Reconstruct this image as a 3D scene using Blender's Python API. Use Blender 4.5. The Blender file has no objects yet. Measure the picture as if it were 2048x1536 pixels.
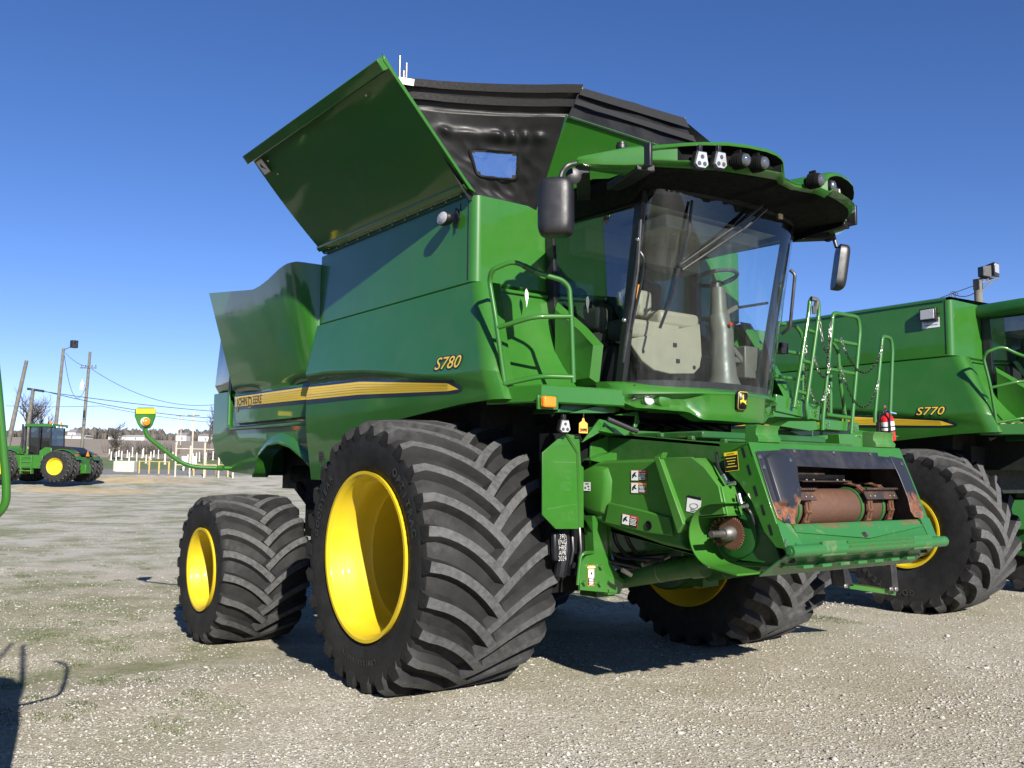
import bpy, bmesh, math, random
import numpy as np
from mathutils import Vector, Matrix
random.seed(7); np.random.seed(7)
scene = bpy.context.scene
COL = scene.collection
PI = math.pi
V = Vector

# ---------------------------------------------------------------- camera (machine frame: X forward, Y to the machine's left, Z up)
FOC = 1868.6
CAM = V((6.474, -5.749, 1.644))
_y, _p, _r = 2.500, 0.0960, 0.009
CF = V((math.cos(_y)*math.cos(_p), math.sin(_y)*math.cos(_p), math.sin(_p)))
_R0 = V((math.sin(_y), -math.cos(_y), 0)); _U0 = _R0.cross(CF)
CR = math.cos(_r)*_R0 + math.sin(_r)*_U0
CU = -math.sin(_r)*_R0 + math.cos(_r)*_U0
cam_d = bpy.data.cameras.new('camera'); cam = bpy.data.objects.new('camera', cam_d); COL.objects.link(cam)
cam.matrix_world = Matrix(((CR.x, CU.x, -CF.x, CAM.x), (CR.y, CU.y, -CF.y, CAM.y), (CR.z, CU.z, -CF.z, CAM.z), (0, 0, 0, 1)))
cam_d.sensor_width = 36; cam_d.lens = FOC/2048*36; cam_d.clip_start = .05; cam_d.clip_end = 9000
scene.camera = cam

def ray(x, y): return CF + CR*((x-1024)/FOC) - CU*((y-768)/FOC)
def at(ax, v, x, y):
    """measured point of the photograph on the machine plane  axis = v"""
    i = 'xyz'.index(ax); d = ray(x, y); t = (v-CAM[i])/d[i]; return CAM + d*t
def atp(P0, n, x, y):
    d = ray(x, y); t = (P0-CAM).dot(n)/d.dot(n); return CAM + d*t
def atd(dep, x, y): return CAM + ray(x, y)*dep

# ---------------------------------------------------------------- light
AZ, EL = math.radians(-16.5), math.radians(26.3)
SUN = V((math.cos(AZ)*math.cos(EL), math.sin(AZ)*math.cos(EL), math.sin(EL)))
sl = bpy.data.lights.new('sun', 'SUN'); so = bpy.data.objects.new('sun', sl); COL.objects.link(so)
sl.energy = 5.0; sl.angle = math.radians(.53); sl.color = (1, .94, .84)
so.rotation_euler = SUN.to_track_quat('Z', 'Y').to_euler(); so.location = (30, -10, 30)
w = bpy.data.worlds.new('World'); scene.world = w; w.use_nodes = True
nt = w.node_tree; bg = nt.nodes['Background']
sky = nt.nodes.new('ShaderNodeTexSky'); sky.sky_type = 'NISHITA'; sky.sun_disc = False
sky.sun_elevation = EL; sky.sun_rotation = math.radians(90) - AZ
sky.air_density = .62; sky.dust_density = .0; sky.ozone_density = 1.6; sky.altitude = 200
hs = nt.nodes.new('ShaderNodeHueSaturation'); hs.inputs['Saturation'].default_value = 1.22; nt.links.new(sky.outputs[0], hs.inputs['Color'])
tn = nt.nodes.new('ShaderNodeMix'); tn.data_type = 'RGBA'; tn.blend_type = 'MULTIPLY'; tn.inputs[0].default_value = 1; tn.inputs[7].default_value = (1.02, .875, 1.03, 1); nt.links.new(hs.outputs[0], tn.inputs[6])
nt.links.new(tn.outputs[2], bg.inputs[0]); bg.inputs[1].default_value = .075
scene.view_settings.view_transform = 'Standard'; scene.view_settings.look = 'None'
scene.view_settings.exposure = 1.0; scene.view_settings.gamma = 1
scene.render.engine = 'CYCLES'
scene.cycles.max_bounces = 8; scene.cycles.transparent_max_bounces = 16

# ---------------------------------------------------------------- materials
MAT = {}
def newmat(name):
    m = bpy.data.materials.new(name); m.use_nodes = True; MAT[name] = m
    return m, m.node_tree, m.node_tree.nodes['Principled BSDF']
def node(nt, t, **kw):
    n = nt.nodes.new(t)
    for k, v in kw.items():
        if k in n.inputs: n.inputs[k].default_value = v
        else: setattr(n, k, v)
    return n
def noise(nt, scale, detail=4, rough=.55, coord='Object', dist=0, vscale=None):
    tc = nt.nodes.new('ShaderNodeTexCoord'); n = node(nt, 'ShaderNodeTexNoise', Scale=scale, Detail=detail, Roughness=rough, Distortion=dist)
    if vscale:
        mp = nt.nodes.new('ShaderNodeMapping'); mp.inputs['Scale'].default_value = vscale
        nt.links.new(tc.outputs[coord], mp.inputs[0]); nt.links.new(mp.outputs[0], n.inputs['Vector'])
    else: nt.links.new(tc.outputs[coord], n.inputs['Vector'])
    return n.outputs['Fac']
def ramp(nt, src, stops):
    r = nt.nodes.new('ShaderNodeValToRGB'); e = r.color_ramp.elements
    while len(e) < len(stops): e.new(.5)
    for i, (p, c) in enumerate(stops):
        e[i].position = p; e[i].color = (c, c, c, 1) if isinstance(c, (int, float)) else (*c, 1)
    nt.links.new(src, r.inputs[0]); return r.outputs[0]
def mixc(nt, fac, a, b, mode='MIX'):
    m = nt.nodes.new('ShaderNodeMix'); m.data_type = 'RGBA'; m.blend_type = mode
    for k, v in ((0, fac), (6, a), (7, b)):
        if hasattr(v, 'links') or hasattr(v, 'is_linked'): nt.links.new(v, m.inputs[k])
        else: m.inputs[k].default_value = v if isinstance(v, (int, float)) else (*v, 1)
    return m.outputs[2]
def bump(nt, b, src, strength, dist=.01):
    n = node(nt, 'ShaderNodeBump', Strength=strength, Distance=dist); nt.links.new(src, n.inputs['Height'])
    nt.links.new(n.outputs[0], b.inputs['Normal']); return n
def simple(name, col, rough=.5, metal=0, coat=0, var=.12, vs=6, dust=0, dustc=(.35, .31, .25), bstr=0, bs=60, spec=.5):
    m, t, b = newmat(name)
    f = noise(t, vs, 5)
    v = ramp(t, f, [(.3, 1-var), (.7, 1+var*.6)])
    c = mixc(t, 1.0, col, v, 'MULTIPLY')
    if dust:
        f2 = ramp(t, noise(t, 3.1, 8, .7), [(.42, 0), (.75, dust)])
        c = mixc(t, f2, c, dustc)
    t.links.new(c, b.inputs['Base Color'])
    r = ramp(t, noise(t, vs*2.3, 5), [(.3, max(.02, rough*.82)), (.75, min(1, rough*1.22))])
    t.links.new(r, b.inputs['Roughness'])
    b.inputs['Metallic'].default_value = metal; b.inputs['Coat Weight'].default_value = coat; b.inputs['Coat Roughness'].default_value = .03
    b.inputs['Specular IOR Level'].default_value = spec
    if bstr: bump(t, b, noise(t, bs, 4), bstr)
    return m
def paint(name, col, rough=.36, coat=.8, dust=.05, wav=.05, coatr=.045):
    m, t, b = newmat(name)
    v = ramp(t, noise(t, 1.3, 4), [(.3, .93), (.7, 1.05)])
    c = mixc(t, 1.0, col, v, 'MULTIPLY')
    d = ramp(t, noise(t, 2.4, 9, .72), [(.45, 0), (.8, dust)])
    c = mixc(t, d, c, (.36, .33, .25))
    t.links.new(c, b.inputs['Base Color'])
    b.inputs['Roughness'].default_value = rough; b.inputs['Coat Weight'].default_value = coat; b.inputs['Specular IOR Level'].default_value = .3
    t.links.new(ramp(t, noise(t, 5, 8, .7), [(.35, coatr*.6), (.8, coatr*2.6)]), b.inputs['Coat Roughness'])
    n = bump(t, b, noise(t, 2.2, 2), wav, .02)
    t.links.new(n.outputs[0], b.inputs['Coat Normal'])
    return m
G = (.0235, .118, .0125)
paint('green_paint', G)
paint('green_worn', (.030, .138, .022), .45, .25, .28, .05, .12)
paint('green_matt', (.017, .085, .012), .5, .12, .14, .05, .2)
paint('green_plastic', (.034, .142, .016), .42, .12, .08, .04, .25)
paint('dark_green', (.012, .075, .014), .38, .4, .05)
paint('yellow_paint', (.55, .405, .012), .5, .2, .12, .04, .08)
simple('stripe_yellow', (.72, .50, .03), .35, coat=.4, var=.04)
simple('decal_black', (.008, .009, .012), .4)
simple('decal_navy', (.012, .016, .035), .35, coat=.3)
simple('rubber', (.0105, .0107, .0115), .72, var=.4, vs=7, dust=.42, dustc=(.042, .042, .041), bstr=.25, bs=90, spec=.35)
simple('rubber_worn', (.070, .071, .073), .85, var=.45, vs=24, dust=.55, dustc=(.105, .105, .104), bstr=.3, bs=120, spec=.3)
simple('rubber_letter', (.03, .03, .03), .7, var=.3, vs=9)
simple('black_plastic', (.012, .012, .014), .42, var=.15, bstr=.1, bs=250)
simple('black_metal', (.011, .012, .016), .4, coat=.1, var=.2, dust=.12)
simple('wear_black', (.013, .014, .018), .3, var=.25, vs=9, dust=.1)
simple('vinyl', (.010, .010, .011), .48, var=.2, vs=4, dust=.16, dustc=(.07, .07, .07), bstr=.3, bs=9, spec=.32)
simple('webbing', (.009, .009, .01), .8, var=.2, vs=30)
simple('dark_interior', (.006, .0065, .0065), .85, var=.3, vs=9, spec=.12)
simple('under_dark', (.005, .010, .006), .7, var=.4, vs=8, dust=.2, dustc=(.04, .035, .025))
simple('beige', (.215, .19, .14), .55, var=.1, bstr=.05, bs=300)
simple('taupe', (.085, .078, .064), .45, var=.1, bstr=.05, bs=300)
simple('seat_fabric', (.035, .032, .028), .85, var=.25, vs=30)
simple('headliner', (.26, .245, .20), .8, var=.12)
simple('steel', (.55, .54, .5), .32, 1, var=.15, vs=20)
simple('chrome', (.75, .75, .75), .12, 1, var=.08)
simple('dull_steel', (.22, .21, .2), .5, .9, var=.3, vs=18)
simple('lamp_silver', (.6, .6, .58), .28, .55, var=.12, vs=60)
simple('red_paint', (.62, .015, .02), .28, coat=.5, var=.08)
simple('white_paint', (.72, .72, .7), .5, var=.08, dust=.15)
simple('label_white', (.75, .75, .73), .45, var=.04)
simple('label_red', (.55, .03, .04), .45, var=.05)
simple('label_orange', (.75, .25, .03), .45, var=.05)
simple('label_yellow', (.8, .6, .02), .45, var=.05)
simple('tag_orange', (.78, .36, .06), .6, var=.06)
simple('wood', (.125, .12, .102), .85, var=.35, vs=3, bstr=.4, bs=25)
simple('bark', (.10, .085, .07), .9, var=.4, vs=5)
simple('twig', (.062, .053, .045), .9, var=.3, vs=3)
simple('concrete', (.42, .40, .35), .85, var=.2, vs=5)
simple('pipe_white', (.6, .6, .57), .6, var=.1, vs=2)
simple('pipe_yellow', (.42, .30, .11), .6, var=.2, vs=3)
simple('pipe_tan', (.45, .40, .32), .6, var=.2, vs=3)
simple('house_white', (.45, .45, .45), .7, var=.08)
simple('house_roof', (.2, .2, .2), .7, var=.2)
simple('farwood', (.085, .075, .065), .95, var=.4, vs=.15)
simple('lawn', (.10, .14, .05), .9, var=.3, vs=4)
simple('dirt', (.34, .28, .19), .95, var=.25, vs=2)
simple('wire', (.012, .012, .013), .6)
simple('paper_tape', (.6, .52, .36), .7)
simple('chain_zinc', (.30, .30, .27), .4, .9)
simple('chain_dark', (.02, .018, .015), .5, .6)
def rusty(name, a, b_, lo, hi, sc=3.5, rough=.7, metal=0):
    m, t, b = newmat(name)
    f = ramp(t, noise(t, sc, 9, .68, dist=.4), [(lo, 0), (hi, 1)])
    r1 = ramp(t, noise(t, 26, 6, .7), [(.3, (.055, .022, .011)), (.55, (.11, .045, .021)), (.8, (.19, .095, .048))]) if b_ is None else b_
    t.links.new(mixc(t, f, a, r1), b.inputs['Base Color'])
    t.links.new(ramp(t, f, [(0, rough*.6), (1, .85)]), b.inputs['Roughness']); b.inputs['Metallic'].default_value = metal
    bump(t, b, noise(t, 70, 5), .25)
    return m
rusty('rust', (.09, .042, .022), None, .3, .6)
rusty('rust_drum', (.095, .052, .036), None, .42, .75, 2.2)
rusty('green_scuffed', (.026, .125, .033), (.16, .16, .09), .58, .76, 5, .5)
rusty('green_rusty', (.026, .125, .033), None, .5, .66, 4, .5)
rusty('rusty_dark', (.03, .026, .024), None, .45, .75, 6, .6)
def lens(name, col, rough=.08, em=0):
    m, t, b = newmat(name); b.inputs['Base Color'].default_value = (*col, 1); b.inputs['Roughness'].default_value = rough
    b.inputs['Coat Weight'].default_value = .8; b.inputs['Coat Roughness'].default_value = .03
    bump(t, b, noise(t, 90, 1), .35); return m
lens('amber', (.85, .2, .01)); lens('red_lens', (.6, .02, .01)); lens('clear_lens', (.36, .37, .38), .12); lens('dark_lens', (.06, .07, .08), .05)
def glass(name, tint, refl=1.0, streak=0):
    m, t, b = newmat(name); t.nodes.remove(b)
    out = t.nodes['Material Output']
    tr = t.nodes.new('ShaderNodeBsdfTransparent'); tr.inputs[0].default_value = (*tint, 1)
    gl = t.nodes.new('ShaderNodeBsdfGlossy'); gl.inputs['Roughness'].default_value = .015; gl.inputs[0].default_value = (.9, .95, 1, 1)
    lw = t.nodes.new('ShaderNodeLayerWeight'); lw.inputs[0].default_value = .5
    pw = node(t, 'ShaderNodeMath', operation='POWER'); pw.inputs[1].default_value = 5; t.links.new(lw.outputs['Facing'], pw.inputs[0])
    fr = node(t, 'ShaderNodeMath', operation='MULTIPLY_ADD'); fr.inputs[1].default_value = .92; fr.inputs[2].default_value = .055; t.links.new(pw.outputs[0], fr.inputs[0])
    mm = node(t, 'ShaderNodeMath', operation='MULTIPLY'); mm.inputs[1].default_value = refl; t.links.new(fr.outputs[0], mm.inputs[0])
    mx = t.nodes.new('ShaderNodeMixShader'); t.links.new(mm.outputs[0], mx.inputs[0]); t.links.new(tr.outputs[0], mx.inputs[1]); t.links.new(gl.outputs[0], mx.inputs[2])
    last = mx.outputs[0]
    if streak:
        df = t.nodes.new('ShaderNodeBsdfDiffuse'); df.inputs[0].default_value = (.42, .44, .43, 1)
        f = ramp(t, noise(t, 1.6, 7, .65, vscale=(9, 9, .8)), [(.5, streak*.08), (.78, streak)])
        m2 = t.nodes.new('ShaderNodeMixShader'); t.links.new(f, m2.inputs[0]); t.links.new(last, m2.inputs[1]); t.links.new(df.outputs[0], m2.inputs[2]); last = m2.outputs[0]
    t.links.new(last, out.inputs[0]); return m
glass('cab_glass', (.84, .92, .92), 1.0, .06); glass('side_glass', (.42, .50, .52), 2.4, .03); glass('far_side_glass', (.82, .92, .95), 1.0, .03); glass('clear_vinyl', (.86, .92, .97), 1.3, .10)
glass('far_glass', (.25, .3, .3), 2.0)

# ---------------------------------------------------------------- mesh builder
class MB:
    def __init__(s): s.v = []; s.f = []; s.m = []
    def add(s, vs, fs, mi=0):
        o = len(s.v); s.v += [tuple(p) for p in vs]
        for f in fs: s.f.append(tuple(o+i for i in f)); s.m.append(mi)
    def box(s, c, d, rot=None, mi=0):
        c = V(c); h = V(d)/2
        P = [V((sx*h.x, sy*h.y, sz*h.z)) for sx in (-1, 1) for sy in (-1, 1) for sz in (-1, 1)]
        if rot is not None: P = [rot @ p for p in P]
        s.add([c+p for p in P], [(0, 1, 3, 2), (4, 6, 7, 5), (0, 4, 5, 1), (2, 3, 7, 6), (0, 2, 6, 4), (1, 5, 7, 3)], mi)
    def frame(s, d, up=(0, 0, 1)):
        d = d.normalized(); u = V(up)
        if abs(d.dot(u)) > .95: u = V((1, 0, 0)) if abs(d.x) < .9 else V((0, 1, 0))
        a = u.cross(d).normalized(); return a, d.cross(a).normalized()
    def beam(s, p, q, wd, ht, up=(0, 0, 1), mi=0):
        p = V(p); q = V(q); a, b = s.frame(q-p, up)
        P = []
        for e in (p, q):
            for sa, sb in ((-1, -1), (1, -1), (1, 1), (-1, 1)): P.append(e + a*(sa*wd/2) + b*(sb*ht/2))
        s.add(P, [(3, 2, 1, 0), (4, 5, 6, 7), (0, 1, 5, 4), (1, 2, 6, 5), (2, 3, 7, 6), (3, 0, 4, 7)], mi)
    def tube(s, pts, r, n=10, closed=False, mi=0, caps=True):
        pts = [V(p) for p in pts]; N = len(pts); rs = r if isinstance(r, (list, tuple)) else [r]*N
        a = None; rings = []
        for i in range(N):
            if closed: d = pts[(i+1) % N]-pts[i-1]
            else: d = pts[min(i+1, N-1)]-pts[max(i-1, 0)]
            d.normalize()
            if a is None: a, b = s.frame(d)
            else:
                a = (a - d*a.dot(d))
                if a.length < 1e-5: a, b = s.frame(d)
                a.normalize(); b = d.cross(a)
            rings.append([pts[i] + (a*math.cos(t)+b*math.sin(t))*rs[i] for t in (2*PI*k/n for k in range(n))])
        o = len(s.v); vs = [p for rg in rings for p in rg]; fs = []
        for i in range(N if closed else N-1):
            j = (i+1) % N
            for k in range(n): fs.append((i*n+k, i*n+(k+1) % n, j*n+(k+1) % n, j*n+k))
        if not closed and caps: fs += [tuple(range(n-1, -1, -1)), tuple((N-1)*n+k for k in range(n))]
        s.add(vs, fs, mi)
    def cyl(s, p, q, r, n=20, r2=None, mi=0): s.tube([p, q], [r, r if r2 is None else r2], n, mi=mi)
    def prism(s, pts, vec, mi=0, mi_side=None):
        """closed polygon extruded by vec"""
        pts = [V(p) for p in pts]; n = len(pts); vec = V(vec)
        nn = sum(((pts[i]-pts[0]).cross(pts[(i+1) % n]-pts[0]) for i in range(1, n-1)), V((0, 0, 0)))
        if nn.dot(vec) > 0: pts = pts[::-1]
        s.add(pts+[p+vec for p in pts], [tuple(range(n)), tuple(range(2*n-1, n-1, -1))], mi)
        o = len(s.v)-2*n
        for i in range(n):
            s.f.append((o+i, o+n+i, o+n+(i+1) % n, o+(i+1) % n)); s.m.append(mi if mi_side is None else mi_side)
    def grid(s, rows, mi=0, flip=False, thick=None):
        """rows of points -> quads; thick: vector or None"""
        R = len(rows); C = len(rows[0]); vs = [V(p) for r in rows for p in r]; fs = []
        for i in range(R-1):
            for j in range(C-1):
                q = (i*C+j, i*C+j+1, (i+1)*C+j+1, (i+1)*C+j); fs.append(q[::-1] if flip else q)
        if thick is not None:
            t = V(thick); n = len(vs); vs = vs+[p+t for p in vs]; fs = fs+[tuple(n+i for i in f[::-1]) for f in fs]
            bd = [j for j in range(C)] + [i*C+C-1 for i in range(1, R)] + [(R-1)*C+j for j in range(C-2, -1, -1)] + [i*C for i in range(R-2, 0, -1)]
            for k in range(len(bd)):
                a, b = bd[k], bd[(k+1) % len(bd)]; q = (a, n+a, n+b, b); fs.append(q[::-1] if flip else q)
        s.add(vs, fs, mi)
    def lathe(s, prof, c, axis='y', n=48, mi=0, closed=False, a0=0, a1=2*PI, mis=None):
        """prof: list of (along axis, radius)"""
        c = V(c); full = abs(a1-a0-2*PI) < 1e-6; m = n if full else n+1; vs = []
        for (u, r) in prof:
            for k in range(m):
                t = a0+(a1-a0)*k/n; x, y = math.cos(t)*r, math.sin(t)*r
                vs.append(c + (V((x, u, y)) if axis == 'y' else V((u, x, y)) if axis == 'x' else V((x, y, u))))
        P = len(prof); o = len(s.v); s.v += [tuple(p) for p in vs]
        for i in range(P if closed else P-1):
            j = (i+1) % P
            for k in range(n):
                k2 = (k+1) % m; s.f.append((o+i*m+k, o+i*m+k2, o+j*m+k2, o+j*m+k)); s.m.append(mis[i] if mis else mi)
    def ball(s, c, r, n=16, mi=0, sq=(1, 1, 1)):
        c = V(c); vs = []; m = n//2
        for i in range(m+1):
            t = PI*i/m
            for k in range(n): p = 2*PI*k/n; vs.append(c+V((r*sq[0]*math.sin(t)*math.cos(p), r*sq[1]*math.sin(t)*math.sin(p), r*sq[2]*math.cos(t))))
        s.add(vs, [(i*n+k, (i+1)*n+k, (i+1)*n+(k+1) % n, i*n+(k+1) % n) for i in range(m) for k in range(n)], mi)
    def mirror(s):
        o = MB(); o.v = [(x, -y, z) for x, y, z in s.v]; o.f = [f[::-1] for f in s.f]; o.m = list(s.m); return o
    def shift(s, d): s.v = [(x+d[0], y+d[1], z+d[2]) for x, y, z in s.v]; return s
    def build(s, name, mats, parent=None, ang=35, bev=0, seg=2, recalc=False):
        me = bpy.data.meshes.new(name); me.from_pydata(s.v, [], s.f)
        for m in ([mats] if isinstance(mats, str) else mats): me.materials.append(MAT[m])
        if any(s.m): me.polygons.foreach_set('material_index', s.m)
        me.validate()
        if recalc:
            b = bmesh.new(); b.from_mesh(me); bmesh.ops.remove_doubles(b, verts=b.verts, dist=1e-5); bmesh.ops.recalc_face_normals(b, faces=b.faces); b.to_mesh(me); b.free()
        me.polygons.foreach_set('use_smooth', [True]*len(me.polygons))
        if ang < 180: me.set_sharp_from_angle(angle=math.radians(ang))
        o = bpy.data.objects.new(name, me); COL.objects.link(o); o.parent = parent
        if bev:
            b = o.modifiers.new('bevel', 'BEVEL'); b.width = bev; b.segments = seg; b.limit_method = 'ANGLE'; b.angle_limit = math.radians(32); b.use_clamp_overlap = True
            b.harden_normals = False
        return o
def empty(name, loc=(0, 0, 0)):
    o = bpy.data.objects.new(name, None); COL.objects.link(o); o.location = loc; return o
def tag(o, label=None, cat=None, group=None, kind=None):
    for k, v in (('label', label), ('category', cat), ('group', group), ('kind', kind)):
        if v: o[k] = v
    return o
def kids(o): return [c for c in bpy.data.objects if c.parent is o]
def copy_tree(o, parent=None):
    c = o.copy(); COL.objects.link(c); c.parent = parent
    for k in kids(o): copy_tree(k, c)
    return c
def rnd_path(pts, rad=.06, n=5):
    """polyline with rounded corners"""
    pts = [V(p) for p in pts]; out = [pts[0]]
    for i in range(1, len(pts)-1):
        a = pts[i-1]-pts[i]; b = pts[i+1]-pts[i]; r = min(rad, a.length*.45, b.length*.45)
        A = pts[i]+a.normalized()*r; B = pts[i]+b.normalized()*r
        for k in range(n+1):
            t = k/n; out.append(A*(1-t)**2 + pts[i]*2*t*(1-t) + B*t*t)
    return out+[pts[-1]]
_tc = {}
def text_mesh(s, size=1, shear=0, ext=.0, bold=0):
    cu = bpy.data.curves.new('t', 'FONT'); cu.body = s; cu.size = size; cu.shear = shear; cu.extrude = ext; cu.offset = bold
    cu.align_x = 'CENTER'; cu.align_y = 'CENTER'; cu.resolution_u = 3
    o = bpy.data.objects.new('t', cu); COL.objects.link(o)
    me = bpy.data.meshes.new_from_object(o.evaluated_get(bpy.context.evaluated_depsgraph_get()))
    bpy.data.objects.remove(o); return me
def text_into(mb, s, size, P, ux, uy, shear=0, bold=0, mi=0, ext=.0008, sx=1, off=0):
    """flat lettering standing `off` proud of a surface at P with axes ux, uy"""
    key = (s, round(shear, 3), round(bold/size, 4))
    if key not in _tc:
        me = text_mesh(s, 1, shear, 0, bold/size); _tc[key] = ([v.co.copy() for v in me.vertices], [tuple(p.vertices) for p in me.polygons]); bpy.data.meshes.remove(me)
    vs, fs = _tc[key]; P = V(P); ux = V(ux).normalized(); uy = V(uy); uy = (uy-ux*uy.dot(ux)).normalized(); nz = ux.cross(uy)
    mb.add([P + ux*(v.x*size*sx) + uy*(v.y*size) + nz*off for v in vs], fs, mi)
def drape(mb, fn, off):
    mb.v = [(x, fn(x, z)-off, z) for x, y, z in mb.v]; return mb
def quad(mb, P, ux, uy, wd, ht, off=0, mi=0, cx=0, cy=0):
    P = V(P); ux = V(ux).normalized(); uy = V(uy); uy = (uy-ux*uy.dot(ux)).normalized(); nz = ux.cross(uy)
    c = P+ux*cx+uy*cy+nz*off
    mb.add([c-ux*wd/2-uy*ht/2, c+ux*wd/2-uy*ht/2, c+ux*wd/2+uy*ht/2, c-ux*wd/2+uy*ht/2], [(0, 1, 2, 3)], mi)
LM = ['label_white', 'decal_black', 'label_red', 'label_orange', 'label_yellow', 'decal_navy']
def warn_label(name, parent, P, ux, uy, wd, ht, head, hc, lay='h'):
    """warning label: pictogram field and text field under a coloured header"""
    mb = MB(); e = .0012
    quad(mb, P, ux, uy, wd, ht, e, hc)
    quad(mb, P, ux, uy, wd*.95, ht*.94, e*2, 1)
    if lay == 'h':
        quad(mb, P, ux, uy, wd*.44, ht*.9, e*3, 0, -wd*.245)
        pic = [(-.15, .05), (-.02, .28), (.12, .3), (.02, .1), (.14, -.1), (.05, -.12), (-.02, -.02), (-.1, -.25), (-.16, -.22)]
        o = V(P); X = V(ux).normalized(); Y = V(uy); Y = (Y-X*Y.dot(X)).normalized(); N = X.cross(Y)
        mb.add([o+X*(-wd*.245+a*wd)+Y*(b*ht)+N*e*4 for a, b in pic], [tuple(range(len(pic)))[::-1]], 1)
        quad(mb, P, ux, uy, wd*.5, ht*.2, e*3, hc, wd*.235, ht*.36)
        text_into(mb, head, ht*.16, o+X*wd*.235+Y*ht*.36, ux, uy, mi=0, off=e*4, bold=.0002)
        for i in range(5): quad(mb, P, ux, uy, wd*(.42-.05*(i % 3)), ht*.06, e*3, 0, wd*.22, ht*(.17-.125*i))
    else:
        quad(mb, P, ux, uy, wd*.95, ht*.16, e*3, hc, 0, ht*.4)
        o = V(P); X = V(ux).normalized(); Y = V(uy); Y = (Y-X*Y.dot(X)).normalized(); N = X.cross(Y)
        text_into(mb, head, ht*.12, o+Y*ht*.4, ux, uy, mi=1 if hc == 4 else 0, off=e*4, bold=.0002)
        if lay == 'v':
            quad(mb, P, ux, uy, wd*.84, ht*.4, e*3, 0, 0, ht*.1)
            pic = [(-.25, 0), (.1, .12), (.25, .2), (.12, .05), (.22, -.02), (.02, -.06), (-.1, .02)]
            mb.add([o+X*(a*wd)+Y*(b*ht+ht*.08)+N*e*4 for a, b in pic], [tuple(range(len(pic)))[::-1]], 1)
            for i in range(4): quad(mb, P, ux, uy, wd*(.7-.1*(i % 2)), ht*.04, e*3, 0, 0, ht*(-.17-.08*i))
        else:
            for i in range(4): quad(mb, P, ux, uy, wd*(.74-.12*(i % 3)), ht*.035, e*3, 4 if hc == 4 else 0, 0, ht*(.18-.15*i))
    return mb.build(name, LM, parent, 180)

def separate(o):
    """every loose piece of a small-parts mesh becomes an object of its own"""
    me = o.data; n = len(me.vertices); par = list(range(n))
    def f(a):
        while par[a] != a: par[a] = par[par[a]]; a = par[a]
        return a
    co = {}
    for v in me.vertices:
        k = (round(v.co.x, 5), round(v.co.y, 5), round(v.co.z, 5))
        if k in co: par[f(v.index)] = f(co[k])
        else: co[k] = v.index
    for e in me.edges: par[f(e.vertices[0])] = f(e.vertices[1])
    grp = {}
    for p in me.polygons: grp.setdefault(f(p.vertices[0]), []).append(p)
    if len(grp) < 2: return
    name = o.name.split('.')[0]; par_o = o.parent; first = True
    for g in grp.values():
        ids = sorted({i for p in g for i in p.vertices}); mp = {i: k for k, i in enumerate(ids)}
        m2 = bpy.data.meshes.new(name); m2.from_pydata([me.vertices[i].co for i in ids], [], [[mp[i] for i in p.vertices] for p in g])
        for m in me.materials: m2.materials.append(m)
        m2.polygons.foreach_set('material_index', [p.material_index for p in g]); m2.polygons.foreach_set('use_smooth', [True]*len(g)); m2.set_sharp_from_angle(angle=math.radians(35))
        if first: o.data = m2; first = False
        else: c = o.copy(); c.data = m2; COL.objects.link(c); c.parent = par_o
SPLIT = ('bolt', 'hose_fitting', 'saddle_hook', 'plate_slot', 'lamp_pod', 'door_hinge', 'insulator', 'grommet', 'bearing_plate', 'console_knob', 'door_strut', 'hydraulic_hoses', 'feeder_hose', 'cylinder_band', 'antenna', 'cover_strap', 'strap_clamp', 'work_lamp_pair', 'drum_band', 'under_bracket', 'armrest', 'ladder_strap', 'seat_part', 'beacon', 'roof_lamp')
def split_small():
    for o in list(bpy.data.objects):
        if o.type == 'MESH' and o.name.split('.')[0] in SPLIT: separate(o)
# ================================================================= COMBINE HARVESTER
def lerp(a, b, t): return a+(b-a)*t
def interp(x, tab):
    for (x0, y0), (x1, y1) in zip(tab, tab[1:]):
        if x <= x1: return y0 + (y1-y0)*max(0, (x-x0))/(x1-x0)
    return tab[-1][1]
def smooth_interp(x, tab):
    for (x0, y0), (x1, y1) in zip(tab, tab[1:]):
        if x <= x1:
            t = max(0, (x-x0))/(x1-x0); t = t*t*(3-2*t); return y0+(y1-y0)*t
    return tab[-1][1]

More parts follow.
